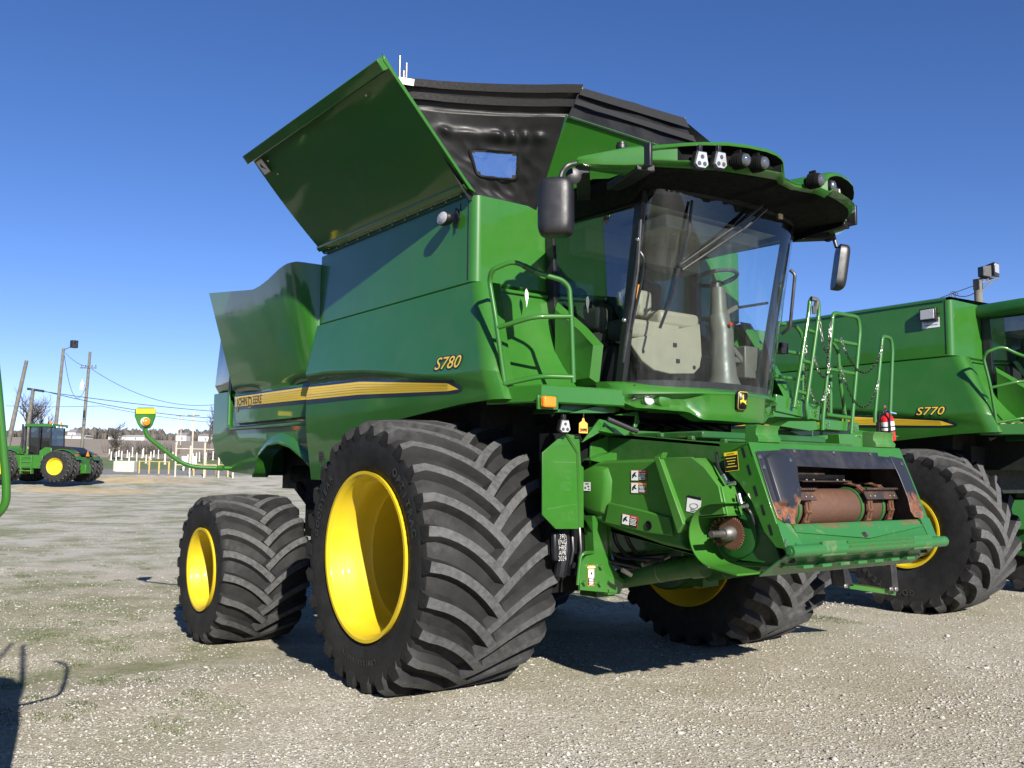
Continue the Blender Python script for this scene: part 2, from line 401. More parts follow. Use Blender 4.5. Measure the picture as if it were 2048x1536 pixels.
def tyre_mesh(R, W, rb, nl, lug, phase, sink, twist=20, wl=.05, worn=1):
    """lugged farm tyre; axis Y, outer side at -Y, centre at origin"""
    mb = MB(); h = W/2; R0 = R-lug
    prof = [(-h*.86, rb-.01), (-h*.90, rb+.02), (-h*.935, rb+(R0-rb)*.22), (-h*.955, rb+(R0-rb)*.5), (-h*.955, rb+(R0-rb)*.78), (-h*.94, R0-.05), (-h*.85, R0-.018), (-h*.5, R0-.006), (0, R0)]
    prof = prof+[(-u, r) for u, r in prof[-2::-1]]
    n = 96; mb.lathe(prof, (0, 0, 0), 'y', n)
    pr = sorted([(u, r) for u, r in prof[5:-5]])
    def rad(y): return interp(y, pr)
    for sd in (1, -1):
        for k in range(nl):
            phi0 = 2*PI*(k+(.5 if sd < 0 else 0))/nl + phase
            S = 9; C = []
            for i in range(S+1):
                s = i/S; y = -h*.955 + s*(h*.955+W*.035)
                ph = phi0 + math.radians(twist)*(.5 - .22*s - .78*s**1.9)
                C.append((y, ph))
            rings = []
            for i, (y, ph) in enumerate(C):
                a = C[max(0, i-1)]; b = C[min(S, i+1)]; r = rad(y)
                ty, tp = b[0]-a[0], (b[1]-a[1])*r; L = math.hypot(ty, tp); ny, npp = -tp/L, ty/L
                wt = wl*(1.0 if i > 0 else 1.05)*(1-.12*math.sin(PI*i/S)); wb_ = wt*1.55+.008
                rt = r+lug*(1 if i < S else .96) - (0.01 if i == 0 else 0)
                def P(o, rr): return ((rr)*math.cos(ph+npp*o/r), sd*(y+ny*o) if True else 0, rr*math.sin(ph+npp*o/r))
                rings.append([P(-wb_, r-.012), P(-wt, rt-.006), P(-wt*.9, rt), P(wt*.9, rt), P(wt, rt-.006), P(wb_, r-.012)])
            # shoulder continuation down the sidewall
            y, ph = C[0]; r = rad(y); e = []
            for o, rr, yy in ((-wl*1.3, R0-lug*1.7, -h*.95), (-wl*1.0, R0-lug*.9, -h*.972), (-wl*.85, R0-lug*.75, -h*.978), (wl*.85, R0-lug*.75, -h*.978), (wl*1.0, R0-lug*.9, -h*.972), (wl*1.3, R0-lug*1.7, -h*.95)):
                e.append((rr*math.cos(ph+o/r+.02), sd*yy, rr*math.sin(ph+o/r+.02)))
            rings = [e]+rings
            vs = [p for q in rings for p in q]; m = 6
            fs0 = []; fs1 = []
            for i in range(len(rings)-1):
                for j in range(m-1):
                    q = (i*m+j, i*m+j+1, (i+1)*m+j+1, (i+1)*m+j); q = q[::-1] if sd > 0 else q
                    (fs1 if (j == 2 and i >= 1 and worn) else fs0).append(q)
            L = (len(rings)-1)*m; cap = tuple(L+j for j in range(m)); fs0.append(cap[::-1] if sd > 0 else cap); c0 = tuple(range(m)); fs0.append(c0 if sd > 0 else c0[::-1])
            o = len(mb.v); mb.v += vs
            for f in fs0: mb.f.append(tuple(o+i for i in f)); mb.m.append(0)
            for f in fs1: mb.f.append(tuple(o+i for i in f)); mb.m.append(1)
    # the loaded tyre: flat where it stands, bulging a little above
    if sink:
        zc = -sink; out = []
        for x, y, z in mb.v:
            t = max(0, min(1, (zc+.16-z)/.3))
            y2 = y*(1+.035*t)
            out.append((x, y2, max(z, zc+.004*math.sin(37*x+11*y))))
        mb.v = out
    return mb
def rim_mesh(rr, W, depth):
    mb = MB(); h = W/2*.925
    a = math.radians(80); mb.tube([((rr-.09)*math.cos(a), -h+.22, (rr-.09)*math.sin(a)), ((rr-.12)*math.cos(a), -h+.19, (rr-.12)*math.sin(a)), ((rr-.125)*math.cos(a), -h+.13, (rr-.125)*math.sin(a))], [.011, .009, .007], 8)
    prof = [(-h+.012, rr-.035), (-h-.012, rr-.012), (-h-.012, rr+.012), (-h+.02, rr+.004), (-h+.03, rr-.03)]
    mb.lathe(prof, (0, 0, 0), 'y', 180)
    ins = [(-h+.012, rr-.035), (-h+.03, rr-.042), (-h+.10, rr-.046), (-h+.125, rr-.060), (-h+.16, rr-.082), (-h+.26, rr-.086), (-h+.34, rr-.10), (-h+.36, rr-.112), (-h+depth*.8, rr-.115), (-h+depth, rr-.15), (-h+depth+.02, .22), (-h+depth-.05, .2), (-h+depth-.07, .12), (-h+depth-.07, 0.001)]
    mb.lathe(ins, (0, 0, 0), 'y', 180)
    bk = [(-h+depth+.05, .001), (-h+depth+.05, rr-.15), (h-.1, rr-.09), (h-.02, rr-.03), (h+.01, rr+.01), (h-.02, rr+.01)]
    mb.lathe(bk, (0, 0, 0), 'y', 72)
    mb.lathe([(-h+.03, rr-.03), (h-.05, rr-.03)], (0, 0, 0), 'y', 72)
    for k in range(10):
        t = 2*PI*k/10; mb.cyl((.165*math.cos(t), -h+depth-.05, .165*math.sin(t)), (.165*math.cos(t), -h+depth-.08, .165*math.sin(t)), .018, 6)
    return mb
def wheel(name, parent, c, R, W, rr, nl, lug, sink, side=-1, depth=.8, phase=0, twist=20, wl=.05, letters=None, label=None):
    rm = rim_mesh(rr, W, depth); ty = tyre_mesh(R, W, rr, nl, lug, phase, sink, twist, wl)
    if side > 0: rm = rm.mirror(); ty = ty.mirror()
    rim = rm.shift(c).build(name, 'yellow_paint', parent, 30)
    if label: rim['label'] = label
    t = ty.shift(c).build('tyre', ['rubber', 'rubber_worn'], rim, 38)
    if letters:
        mb = MB(); h = W/2; sg = side
        for word, a0, rad_, size in letters:
            mb = MB()
            for i, ch in enumerate(word):
                a = math.radians(a0) - (i-(len(word)-1)/2)*size*.86/rad_
                if ch == ' ': continue
                k = (rad_-rr)/(R-lug-rr); yy = h*interp(k, [(0, .88), (.22, .937), (.5, .957), (.78, .957), (1, .9)])
                P = V(c)+V((rad_*math.cos(a), sg*yy, rad_*math.sin(a)))
                upv = V((math.cos(a), 0, math.sin(a)))
                ux = V((math.sin(a), 0, -math.cos(a)))
                if sg < 0:
                    text_into(mb, ch, size, P, ux, upv, off=.006, bold=.004)
            mb.build('sidewall_lettering', 'rubber_letter', rim, 180)
    return rim

combine = empty('combine_harvester')
tag(combine, 'large green combine with raised tank lid in the foreground, yellow S780 on its side', 'combine harvester', 'green combine harvesters')

# ---- wheels
wheel('front_wheel', combine, (0, -1.76, 1.01), 1.06, 1.2, .635, 26, .072, 1.015, -1, .88, .06, 21, .037,
      [('GOODYEAR', 152, .80, .085), ('OPTITRAC', 34, .80, .085), ('LSW1250/35R46', 270, .79, .05)])
wheel('front_wheel', combine, (0, 1.76, 1.01), 1.06, 1.2, .635, 26, .072, 1.015, 1, .88, .2, 21, .037)
wheel('rear_wheel', combine, (-3.546, -1.91, .61), .79, .98, .425, 20, .05, .76, -1, .6, .1, 22, .036)
wheel('rear_wheel', combine, (-3.546, 1.91, .61), .79, .98, .425, 20, .05, .76, 1, .6, .1, 22, .036)

# ---- hull under the skins
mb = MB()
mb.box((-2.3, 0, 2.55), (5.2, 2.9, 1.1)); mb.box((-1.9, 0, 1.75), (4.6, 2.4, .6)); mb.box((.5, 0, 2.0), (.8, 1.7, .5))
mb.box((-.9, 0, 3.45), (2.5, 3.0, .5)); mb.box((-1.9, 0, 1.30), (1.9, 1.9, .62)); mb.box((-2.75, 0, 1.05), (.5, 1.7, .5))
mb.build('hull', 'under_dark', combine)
# front axle, final drives, rear axle
mb = MB(); mb.box((0, 0, 1.15), (.42, 2.2, .42)); mb.box((0.05, -1.02, 1.02), (.5, .28, .6)); mb.box((0.05, 1.02, 1.02), (.5, .28, .6))
mb.cyl((0, .95, 1.01), (0, 1.22, 1.01), .47, 28); mb.cyl((0, -1.22, 1.01), (0, -.95, 1.01), .47, 28); mb.cyl((0, -1.0, 1.01), (0, -1.55, 1.01), .16); mb.cyl((0, 1.0, 1.01), (0, 1.55, 1.01), .16)
mb.build('front_axle', 'dark_green', combine, bev=.02)
mb = MB(); mb.box((-3.546, 0, .62), (.24, 2.6, .26)); mb.box((-3.3, -1.15, .62), (.5, .3, .26)); mb.beam((-3.5, -.9, .72), (-1.6, -.75, 1.5), .16, .2); mb.beam((-3.5, .9, .72), (-1.6, .75, 1.5), .16, .2)
mb.cyl((-3.25, -1.3, .66), (-2.1, -1.15, .62), .035, 10)
mb.beam((-2.6, -1.25, .66), (-1.9, -1.25, .66), .1, .16)
mb.build('rear_axle', 'green_matt', combine, bev=.01)
mb = MB()
for i in range(7):
    y = -1.15+.06*i; mb.tube(rnd_path([(-2.9, y, 1.6), (-2.5, y-.03, 1.25-.04*i), (-2.2, y, 1.0+.03*i), (-1.4, y+.05, .9)], .2), .016, 8)
mb.cyl((-3.9, -1.1, 1.62), (-2.7, -1.2, 1.55), .14, 16); mb.box((-2.2, -1.0, 1.3), (.6, .3, .5))
mb.box((-2.72, -1.36, 1.28), (.34, .26, .62)); mb.beam((-3.15, -1.47, 1.5), (-2.45, -1.34, .98), .05, .1); mb.beam((-3.0, -1.40, 1.62), (-2.5, -1.36, .85), .04, .06); mb.box((-2.6, -1.3, .86), (.3, .2, .16))
mb.build('hydraulic_hoses', 'dark_interior', combine)

# ---- grain tank
mb = MB(); TX0, TX1, TY, TZ0, TZ1 = -2.36, .44, 1.63, 3.17, 3.872
def rrect(x0, x1, y, r, n=6):
    P = [(x0, -y)]
    for k in range(n+1): t = -PI/2+PI/2*k/n; P.append((x1-r+r*math.cos(t), -y+r+r*math.sin(t)))
    return P+[(p[0], -p[1]) for p in P[::-1]]
pl = rrect(TX0, TX1, TY, .075)
mb.grid([[(x, y, TZ1) for x, y in pl], [(x, y, TZ0) for x, y in pl], [(x-.06*(x > .2), y*.955, TZ0-.05) for x, y in pl]])
inn = [(x-.02*(1 if x > .2 else 0), y*.985) for x, y in pl]
mb.grid([[(x, y, TZ1) for x, y in inn], [(x, y, TZ1) for x, y in pl]])
mb.grid([[(x, y, TZ0) for x, y in inn], [(x, y, TZ1) for x, y in inn]])
tank = mb.build('grain_tank', 'green_paint', combine, 25)
mb = MB(); mb.grid([[(x+.002*(x > .2), y*1.001, TZ0-.052) for x, y in pl], [(x-.05*(x > .2), y*.975, TZ0-.075) for x, y in pl]]); mb.build('tank_seam', 'dark_green', tank)
mb = MB(); mb.box((.355, -1.6315, 3.53), (.012, .003, .68)); mb.build('panel_gap', 'decal_black', tank)
# tank side lamp
P = at('y', -1.64, 903, 440); mb = MB()
mb.lathe([(0, .001), (0, .055), (.05, .075), (.075, .07), (.075, .062)], (0, 0, 0), 'y', 24)
mb.v = [(P.x+v[0]*1.25, P.y-.02-v[1], P.z+v[2]*.8) for v in mb.v]; mb.f = [f[::-1] for f in mb.f]
mb.beam((P.x+.03, -1.63, P.z+.05), (P.x+.13, -1.66, P.z-.06), .012, .1); mb.cyl((P.x+.12, -1.63, P.z+.12), (P.x+.12, -1.64, P.z-.02), .004, 6)
lamp = mb.build('work_lamp', 'black_plastic', tank); mb = MB()
mb.lathe([(.0, .064), (-.012, .045), (-.016, .001)], (0, 0, 0), 'y', 24); mb.v = [(P.x+v[0]*1.25, P.y-.02-.075+v[1], P.z+v[2]*.8) for v in mb.v]
mb.build('lamp_lens', 'clear_lens', tank)
# raised lid
LH0, LH1 = V((-2.30, -1.635, 3.885)), V((.44, -1.635, 3.885)); LT0, LT1 = V((-2.30, -2.485, 4.785)), V((.44, -2.485, 4.785))
up = (LT1-LH1); ud = up.normalized(); nrm = V((1, 0, 0)).cross(ud).normalized()
if nrm.z > 0: nrm = -nrm
mb = MB(); rows = []
for i in range(9):
    s = i/8; b = .022*math.sin(PI*s)
    rows.append([lerp(LH0, LT0, s)+nrm*b + V((lerp(0, LH1.x-LH0.x, j/6), 0, 0)) for j in range(7)])
mb.grid(rows, thick=-nrm*.012)
lid = mb.build('tank_lid', 'green_paint', combine, 40, recalc=True)
mb = MB()
for (A, B) in ((LT0, LT1),):
    A2 = A-ud*.085+nrm*.005; B2 = B-ud*.085+nrm*.005
    mb.prism([A+nrm*.0, A+nrm*.075, A2+nrm*.075-ud*.01, A2+nrm*.02-ud*.02], (B.x-A.x, 0, 0))
A = LH0+ud*.05; mb.prism([A+nrm*.004, A+nrm*.03, A+ud*.05+nrm*.034, A+ud*.06+nrm*.006], (LH1.x-LH0.x-.02, 0, 0))
for x in (LH1.x-.012,): mb.prism([LH1+nrm*.0, LT1+nrm*.0, LT1+nrm*.028-ud*.03, LH1+nrm*.026+ud*.05], (.010, 0, 0))
mb.build('lid_flange', 'green_paint', lid, bev=.006, recalc=True)
mb = MB(); mb.beam((LH0.x+.05, -1.63, 3.895), (LH1.x-.06, -1.63, 3.895), .05, .035)
mb.build('hinge', 'dark_green', lid)
mb = MB()
for i in range(12):
    x = lerp(LH0.x+.12, LH1.x-.15, i/11)
    for dz in (0, .045): mb.ball((x+.05*(dz > 0), -1.66-.004, 3.885+dz*.6), .0085, 8)
for P in (LT0+ud*-.17+V((.30, 0, 0)), LT0+ud*-.17+V((2.3, 0, 0)), LT0+ud*-.32+V((.3, 0, 0))): mb.ball(P+nrm*.03, .012, 8)
mb.build('bolt', 'steel', lid)
P = LT0+V((.155, 0, 0))-ud*.19+nrm*.032
mb = MB(); ux = V((1, 0, 0)); uy = ud
quad(mb, P, ux, uy, .15, .15, .001, 3); quad(mb, P, ux, uy, .138, .138, .002, 0); pic = [(-.3, .1), (0, .35), (.05, .1), (.3, -.3), (.1, -.2), (-.1, 0), (-.15, -.1)]
mb.add([P+nrm*.003+ux*a*.13+uy*b*.13 for a, b in pic], [tuple(range(7))], 1)
mb.v = [tuple(V(p)+nrm*.006) for p in mb.v]; mb.build('warning_label', LM, lid, 180)

# front panel of the unfolded tank, and the black vinyl corner with its see-through window
FA = V((.45, -.99, 3.93)); FB = at('x', 1.0, 1135, 230)
FC = V((.95, 1.14, 4.47)); FD = V((.45, .99, 3.93))
mb = MB(); mb.prism([FA, FB, FC, FD], (-.02, 0, .012)); mb.build('tank_extension', 'green_paint', combine, bev=.006)
TA = at('x', 1.0, 1160, 178); TB = at('x', .8, 1365, 238); TL = V((.44, -2.32, 4.63)); TL = at('x', .36, 797, 164)
H0 = V((.40, -1.66, 3.83)); H1 = V((.43, -1.0, 3.84))
def crn(s, t):
    # s: bottom->top, t: lid edge->green panel
    a = H0.lerp(TL, s); b = H1.lerp(TA, s) if s > .78 else H1.lerp(FB+V((-.02, -.004, 0)), s/.78)
    p = a.lerp(b, t); return p
def sst_(x, a, b): t = max(0, min(1, (x-a)/(b-a))); return t*t*(3-2*t)
mb = MB(); rows = []; NS, NT = 72, 84
from mathutils import noise as mnoise
def tarp(s, t, off=0):
    p = crn(s, t); e = max(0, min(1, 5*min(t, 1-t, s+.05))); cal = 1-.85*sst_(s, .60, .70)
    w_ = (mnoise.noise(V((s*3.1+7, t*2.3, 1)))*.045 + mnoise.noise(V((s*9, t*5+3, 4)))*.012 - abs(mnoise.noise(V((s*5+t*6, t*3-s*4, 9))))*.03)*cal
    fold = .042*math.exp(-((s-.60)/.045)**2)*(1+.5*math.sin(t*34+4*math.sin(t*9)))*min(1, 8*t, 8*(1-t))
    return p+V((1, -.25, 0))*(w_*e+fold*e - .04*math.sin(PI*max(0, min(1, t)))*e + off)
rows = [[tarp(i/NS, j/NT) for j in range(NT+1)] for i in range(NS+1)]
WS0, WS1, WT0, WT1 = .25, .475, .29, .70
def inwin(i, j): s, t = i/NS, j/NT; return WS0+.012 < s < WS1-.012 and WT0+.012 < t < WT1-.012 and not ((s < WS0+.035 or s > WS1-.035) and (t < WT0+.04 or t > WT1-.04))
vs = [p for r in rows for p in r]; C = NT+1; fs = []
for i in range(NS):
    for j in range(NT):
        if not inwin(i+.5, j+.5): fs.append((i*C+j, i*C+j+1, (i+1)*C+j+1, (i+1)*C+j))
mb.add(vs, fs, 0)
mb.grid([[TA+V((0, 0, 0)), TA.lerp(TB, .5)+V((0, 0, .02)), TB], [FB+V((0, 0, -.02)), FB.lerp(FC, .4)+V((0, 0, -.02)), FC.lerp(FB, .3)]], flip=True)
TC = at('x', .8, 1386, 287)
mb.add([TB, TC, TB+V((-.5, .35, -.1)), TC+V((-.6, .4, -.35)), FC], [(0, 1, 3, 2), (0, 4, 1)])
cover = mb.build('tank_cover', 'vinyl', combine, 180)
def rr(k, g):   # rounded rectangle outline in (s, t)
    cs_, ct = (WS0+WS1)/2, (WT0+WT1)/2; hs_, ht_ = (WS1-WS0)/2*g, (WT1-WT0)/2*g; a = 2*PI*k
    f = lambda c, e: math.copysign(abs(c)**e, c); return cs_+hs_*f(math.sin(a), .28), ct+ht_*f(math.cos(a), .28)
NK = 64; mb = MB(); ctr = [tarp((WS0+WS1)/2, (WT0+WT1)/2, .012)]
ringsw = [[tarp(*rr(k/NK, g), .012) for k in range(NK)] for g in (1.0, .8, .6, .4, .2)]
mb.add([p for r in ringsw for p in r]+ctr, [(i*NK+k, i*NK+(k+1) % NK, (i+1)*NK+(k+1) % NK, (i+1)*NK+k) for i in range(4) for k in range(NK)]+[(4*NK+k, 4*NK+(k+1) % NK, 5*NK) for k in range(NK)])
mb.build('cover_window', 'clear_vinyl', cover, 180)
mb = MB(); ra = [[tarp(*rr(k/NK, g), o) for k in range(NK)] for g, o in ((1.12, .006), (1.10, .016), (1.0, .016), (.98, .010))]
mb.add([p for r in ra for p in r], [(i*NK+k, i*NK+(k+1) % NK, (i+1)*NK+(k+1) % NK, (i+1)*NK+k) for i in range(3) for k in range(NK)]); mb.build('window_border', 'vinyl', cover, 60)
mb = MB()
def strip(s0, s1, off):
    mb.grid([[crn(s, j/20)+V((1, -.25, 0))*(off-.05*math.sin(PI*j/20)*min(1, 5*min(j/20, 1-j/20))+.012) for j in range(21)] for s in (s0, s1)])
strip(.955, 1.02, .03); strip(.845, .90, .035)
n0 = V((.03, 0, .0)); 
for f0, f1 in ((0, .26), (.45, .62)):
    A0, A1 = TA.lerp(FB, f0), TA.lerp(FB, f1); B0, B1 = TB.lerp(FC.lerp(FB, .3), f0), TB.lerp(FC.lerp(FB, .3), f1)
    mb.add([A0+n0, B0+n0, B1+n0, A1+n0], [(0, 3, 2, 1)])
mb.build('cover_strap', 'webbing', cover, 180)
mb = MB(); P = crn(.985, .03)+V((.05, -.02, .0)); quad(mb, P, V((.5, .8, -.12)), V((0, -.3, 1)), .12, .05, 0); mb.build('cover_label', 'label_white', cover)
mb = MB(); mb.ball(TA+V((.02, 0, .0)), .016, 8); mb.ball(TB+V((.02, 0, 0)), .016, 8); mb.build('grommet', 'steel', cover)
mb = MB(); P = V((-1.2, -1.2, 3.9)); A = at('y', -1.2, 800, 112)
for dx, dz in ((0, 0), (.05, -.08), (.03, -.16)): mb.cyl((A.x+dx, -1.2+dx, 3.9), (A.x+dx, -1.2+dx, A.z+dz), .012, 8)
mb.build('antenna', 'dull_steel', combine)

# ---- right side shield (outer skin, with step crease, stripe and model number)
def shield_y(z): return interp(z, [(1.5, -1.70), (2.2, -1.80), (2.42, -1.815), (3.15, -1.655)])
def side_shield_grid(dy=0):
    zs = [3.145, 3.12, 3.0, 2.9, 2.8, 2.72, 2.66, 2.62, 2.585, 2.575, 2.56, 2.5, 2.42, 2.34, 2.28, 2.2, 2.1, 2.0, 1.9, 1.75, 1.58]
    return zs
mb = MB(); NX = 44; rows = []
def shield_front(z): return interp(z, [(2.18, 1.03), (2.5, .90), (3.15, .56)])
def arch(X): return interp(X, [(-2.6, 1.57), (-2.0, 1.57), (-1.6, 1.80), (-1.2, 1.98), (-.7, 2.08), (-.1, 2.13), (.5, 2.175), (1.1, 2.19)])
NZ = 44
for i in range(NZ+1):
    row = []
    for j in range(NX+1):
        u = j/NX; xf0 = lerp(-2.37, 1.0, u); zb = arch(xf0); zt = 3.145
        z = lerp(zt, zb, i/NZ); xf = shield_front(max(z, 2.18)); X = lerp(-2.37, xf, u)
        y = shield_y(z)
        # crease: the lower band is stepped in under an arched line
        zc = interp(u, [(0, 2.615), (.15, 2.61), (.4, 2.56), (.6, 2.49), (.8, 2.405), (1, 2.30)]); amt = .07*(1-max(0, u-.15)/.85)**.9 if u < 1 else 0
        d = zc-z
        if d > 0: y += amt*min(1, d/.06)*(1-min(1, max(0, d-.08)/.5)*.5)
        e = (xf-X)
        if e < .05: y += (.05 - math.sqrt(max(0, .05**2-(.05-e)**2)))*1.0
        row.append((X, y, z))
    xf = row[-1][0]; row += [(xf+.004, row[-1][1]+.05, row[-1][2]), (xf-.01, row[-1][1]+.15, row[-1][2])]
    rows.append(row)
mb.grid([[(x, y+.1, z-.0) for x, y, z in rows[0]]]+[rows[0]]+rows[1:], flip=False)
lip = rows[-1]; mb.grid([lip, [(x, y+.12, z+.01) for x, y, z in lip]])
mb.grid([[r[0] for r in rows], [(r[0][0], r[0][1]+.12, r[0][2]) for r in rows]], flip=False)
shield = mb.build('side_shield', 'green_paint', combine, 50)
def sh_pt(X, z, off=.004):
    """point just proud of the shield skin (right side)"""
    y0 = at_shield(X, z); return V((X, y0-off, z))
# bilinear lookup through a dense table instead of nearest
def at_shield(X, z):
    prev = None
    for r in rows:
        for a, b in zip(r[:-2], r[1:-1]):
            if a[0] <= X <= b[0] and b[0] > a[0]+1e-6:
                t = (X-a[0])/(b[0]-a[0]); cur = (lerp(a[2], b[2], t), lerp(a[1], b[1], t)); break
        else: continue
        if prev and cur[0] <= z <= prev[0]:
            t = (prev[0]-z)/max(1e-6, prev[0]-cur[0]); return lerp(prev[1], cur[1], t)
        prev = cur
    return prev[1] if prev else -1.8
def stripe(mbx, xs, top, bot, fn, off, mi=0, sub=1):
    rws = []
    for k in range(sub+1):
        rws.append([V((x, fn(x, lerp(top(x), bot(x), k/sub))-off, lerp(top(x), bot(x), k/sub))) for x in xs])
    mbx.grid(rws, mi, flip=False)
top = lambda x: interp(x, [(-2.36, 2.505), (-1.2, 2.475), (.34, 2.345)])
bot = lambda x: interp(x, [(-2.36, 2.375), (-1.2, 2.355), (.34, 2.285)])
xs = [lerp(-2.36, .34, k/24) for k in range(25)]
mb = MB(); stripe(mb, xs, top, bot, at_shield, .0055, sub=4)
mb.add([V((.34, at_shield(.34, 2.33)-.0055, 2.345)), V((.34, at_shield(.34, 2.3)-.0055, 2.285)), V((.50, at_shield(.49, 2.29)-.0055, 2.288))], [(0, 1, 2)])
mb.build('yellow_stripe', 'stripe_yellow', shield, 180)
mb = MB(); stripe(mb, xs+[.44], lambda x: top(x)+.022, lambda x: bot(x)-interp(x, [(-2.36, .045), (.4, .022)]), at_shield, .003, sub=4)
mb.add([V((.44, at_shield(.44, 2.33)-.003, top(.44)+.022)), V((.44, at_shield(.44, 2.28)-.003, bot(.44)-.022)), V((.545, at_shield(.54, 2.29)-.003, 2.275)), V((.545, at_shield(.54, 2.3)-.003, 2.30))], [(0, 1, 2, 3)])
mb.build('stripe_border', 'decal_navy', shield, 180)
mb = MB(); 
for k in range(1, 5):
    f = k/5; stripe(mb, xs, lambda x: lerp(top(x), bot(x), f)+.003, lambda x: lerp(top(x), bot(x), f)-.003, at_shield, .0068)
m_, t_, b_ = newmat('stripe_line'); b_.inputs['Base Color'].default_value = (.55, .36, .02, 1); b_.inputs['Roughness'].default_value = .4
mb.build('stripe_lines', 'stripe_line', shield, 180)
def model_number(word, parent, P, sz):
    mb = MB(); mb2 = MB()
    ux = V((1, 0, -.02)); uy = V((0, .16, 1))
    text_into(mb2, word, sz*.86, P, ux, uy, .18, .009, off=.003, sx=1.36); text_into(mb, word, sz*.86, P, ux, uy, .18, .0005, off=.0045, sx=1.32)
    drape(mb, at_shield, .0062); drape(mb2, at_shield, .0045)
    a = mb.build('model_number', 'stripe_yellow', parent, 180); mb2.build('number_outline', 'decal_navy', parent, 180); return a
P = at('y', -1.79, 897, 727); model_number('S780', shield, V((P.x, at_shield(P.x, P.z)-.002, P.z)), .165)
# small emblem and plate low on the shield
mb = MB(); P = at('y', -1.72, 641, 912); quad(mb, (P.x, at_shield(P.x, P.z)-.004, P.z), (1, 0, 0), (0, -.1, 1), .1, .1); 
for i in range(3): quad(mb, (P.x, at_shield(P.x, P.z)-.006, P.z+.02-.025*i), (1, 0, 0), (0, -.1, 1), .08, .012, 0, 1)
mb.build('info_plate', ['dull_steel', 'decal_black'], shield, 180)

# ---- rear shield with scoop and stripe
XS = [(-5.0, 1.0), (-4.6, 1.0), (-4.2, 1.0), (-3.8, 1.0), (-3.4, 1.0), (-3.1, .99), (-2.9, .97), (-2.75, .93), (-2.62, .85), (-2.52, .70), (-2.44, .5), (-2.40, .25), (-2.38, 0.0)]
def rs_top(X): return interp(X, [(-5.0, 3.855), (-3.62, 3.69), (-3.4, 3.70), (-3.15, 3.735), (-2.85, 3.80), (-2.7, 3.825), (-2.55, 3.83), (-2.38, 3.79)])
def rs_y(X, z):
    k = interp(X, XS); out = interp(z, [(2.2, -1.66), (2.55, -1.67), (2.62, -1.675), (3.9, -1.915)])
    return lerp(-1.60, out, k)
mb = MB(); R2 = []; NZ2 = 26
for i in range(NZ2+1):
    row = []
    for j in range(61):
        u = j/60; X = -5.0+2.62*(1-(1-u)**1.6); zt = rs_top(X); z = lerp(zt, 2.22, i/NZ2)
        X2 = X+ (0 if u > .5 else (1-u*2)*.42*(zt-z)/(zt-2.22))  # rear edge leans forward towards the bottom
        X2 = X + .45*(1-u)**1.5*(zt-z)/(zt-2.22)
        y = rs_y(X, z)
        if z < 2.60: y += .05*math.exp(-((z-2.585)/.018)**2)
        row.append((X2, y, z))
    R2.append(row)
mb.grid(R2)
mb.grid([[(x, y+.06, z+.004) for x, y, z in R2[0]], R2[0]])
mb.grid([[(r[0][0]+.03, r[0][1]+.2, r[0][2]) for r in R2], [r[0] for r in R2]])
mb.grid([[r[-1] for r in R2], [(r[-1][0]+.01, r[-1][1]+.1, r[-1][2]) for r in R2]])
mb.grid([R2[-1], [(x, y+.08, z) for x, y, z in R2[-1]]])
rsh = mb.build('rear_shield', 'green_paint', combine, 50, recalc=True)
def at_rs(X, z):
    prev = None
    for r in R2:
        cur = None
        for a, b in zip(r, r[1:]):
            if a[0] <= X <= b[0]:
                t = (X-a[0])/max(1e-6, b[0]-a[0]); cur = (lerp(a[2], b[2], t), lerp(a[1], b[1], t)); break
        if cur is None: continue
        if prev and cur[0] <= z <= prev[0]:
            t = (prev[0]-z)/max(1e-6, prev[0]-cur[0]); return lerp(prev[1], cur[1], t)
        prev = cur
    return -1.66
xs2 = [lerp(-4.62, -2.50, k/20) for k in range(21)]
t2 = lambda x: interp(x, [(-4.62, 2.545), (-2.5, 2.525)]); b2 = lambda x: interp(x, [(-4.62, 2.425), (-2.5, 2.395)])
mb = MB(); stripe(mb, xs2, t2, b2, at_rs, .006, sub=3); st = mb.build('yellow_stripe', 'stripe_yellow', rsh, 180)
mb = MB(); stripe(mb, xs2, lambda x: t2(x)+.02, lambda x: b2(x)-.04, at_rs, .003, sub=4); mb.build('stripe_border', 'decal_navy', rsh, 180)
mb = MB()
for k in range(1, 5): stripe(mb, xs2, lambda x: lerp(t2(x), b2(x), k/5)+.003, lambda x: lerp(t2(x), b2(x), k/5)-.003, at_rs, .007)
mb.build('stripe_lines', 'stripe_line', rsh, 180)
mb = MB(); mb2 = MB(); ux, uy = V((1, 0, -.012)), V((0, 0, 1)); yy = at_rs(-4.1, 2.47)-.004
for (ch, x, sz, dz) in (('J', -4.50, .17, -.018), ('OHN', -4.33, .13, 0), ('D', -4.10, .17, -.018), ('EERE', -3.88, .13, 0)):
    text_into(mb, ch, sz, (x, yy, 2.47+dz), ux, uy, 0, .003, off=.0065, sx=.95); text_into(mb2, ch, sz, (x, yy, 2.47+dz), ux, uy, 0, .010, off=.005, sx=.95)
drape(mb, at_rs, .0085); drape(mb2, at_rs, .0075); mb.build('lettering', 'decal_black', rsh, 180); mb2.build('lettering_outline', 'stripe_yellow', rsh, 180)
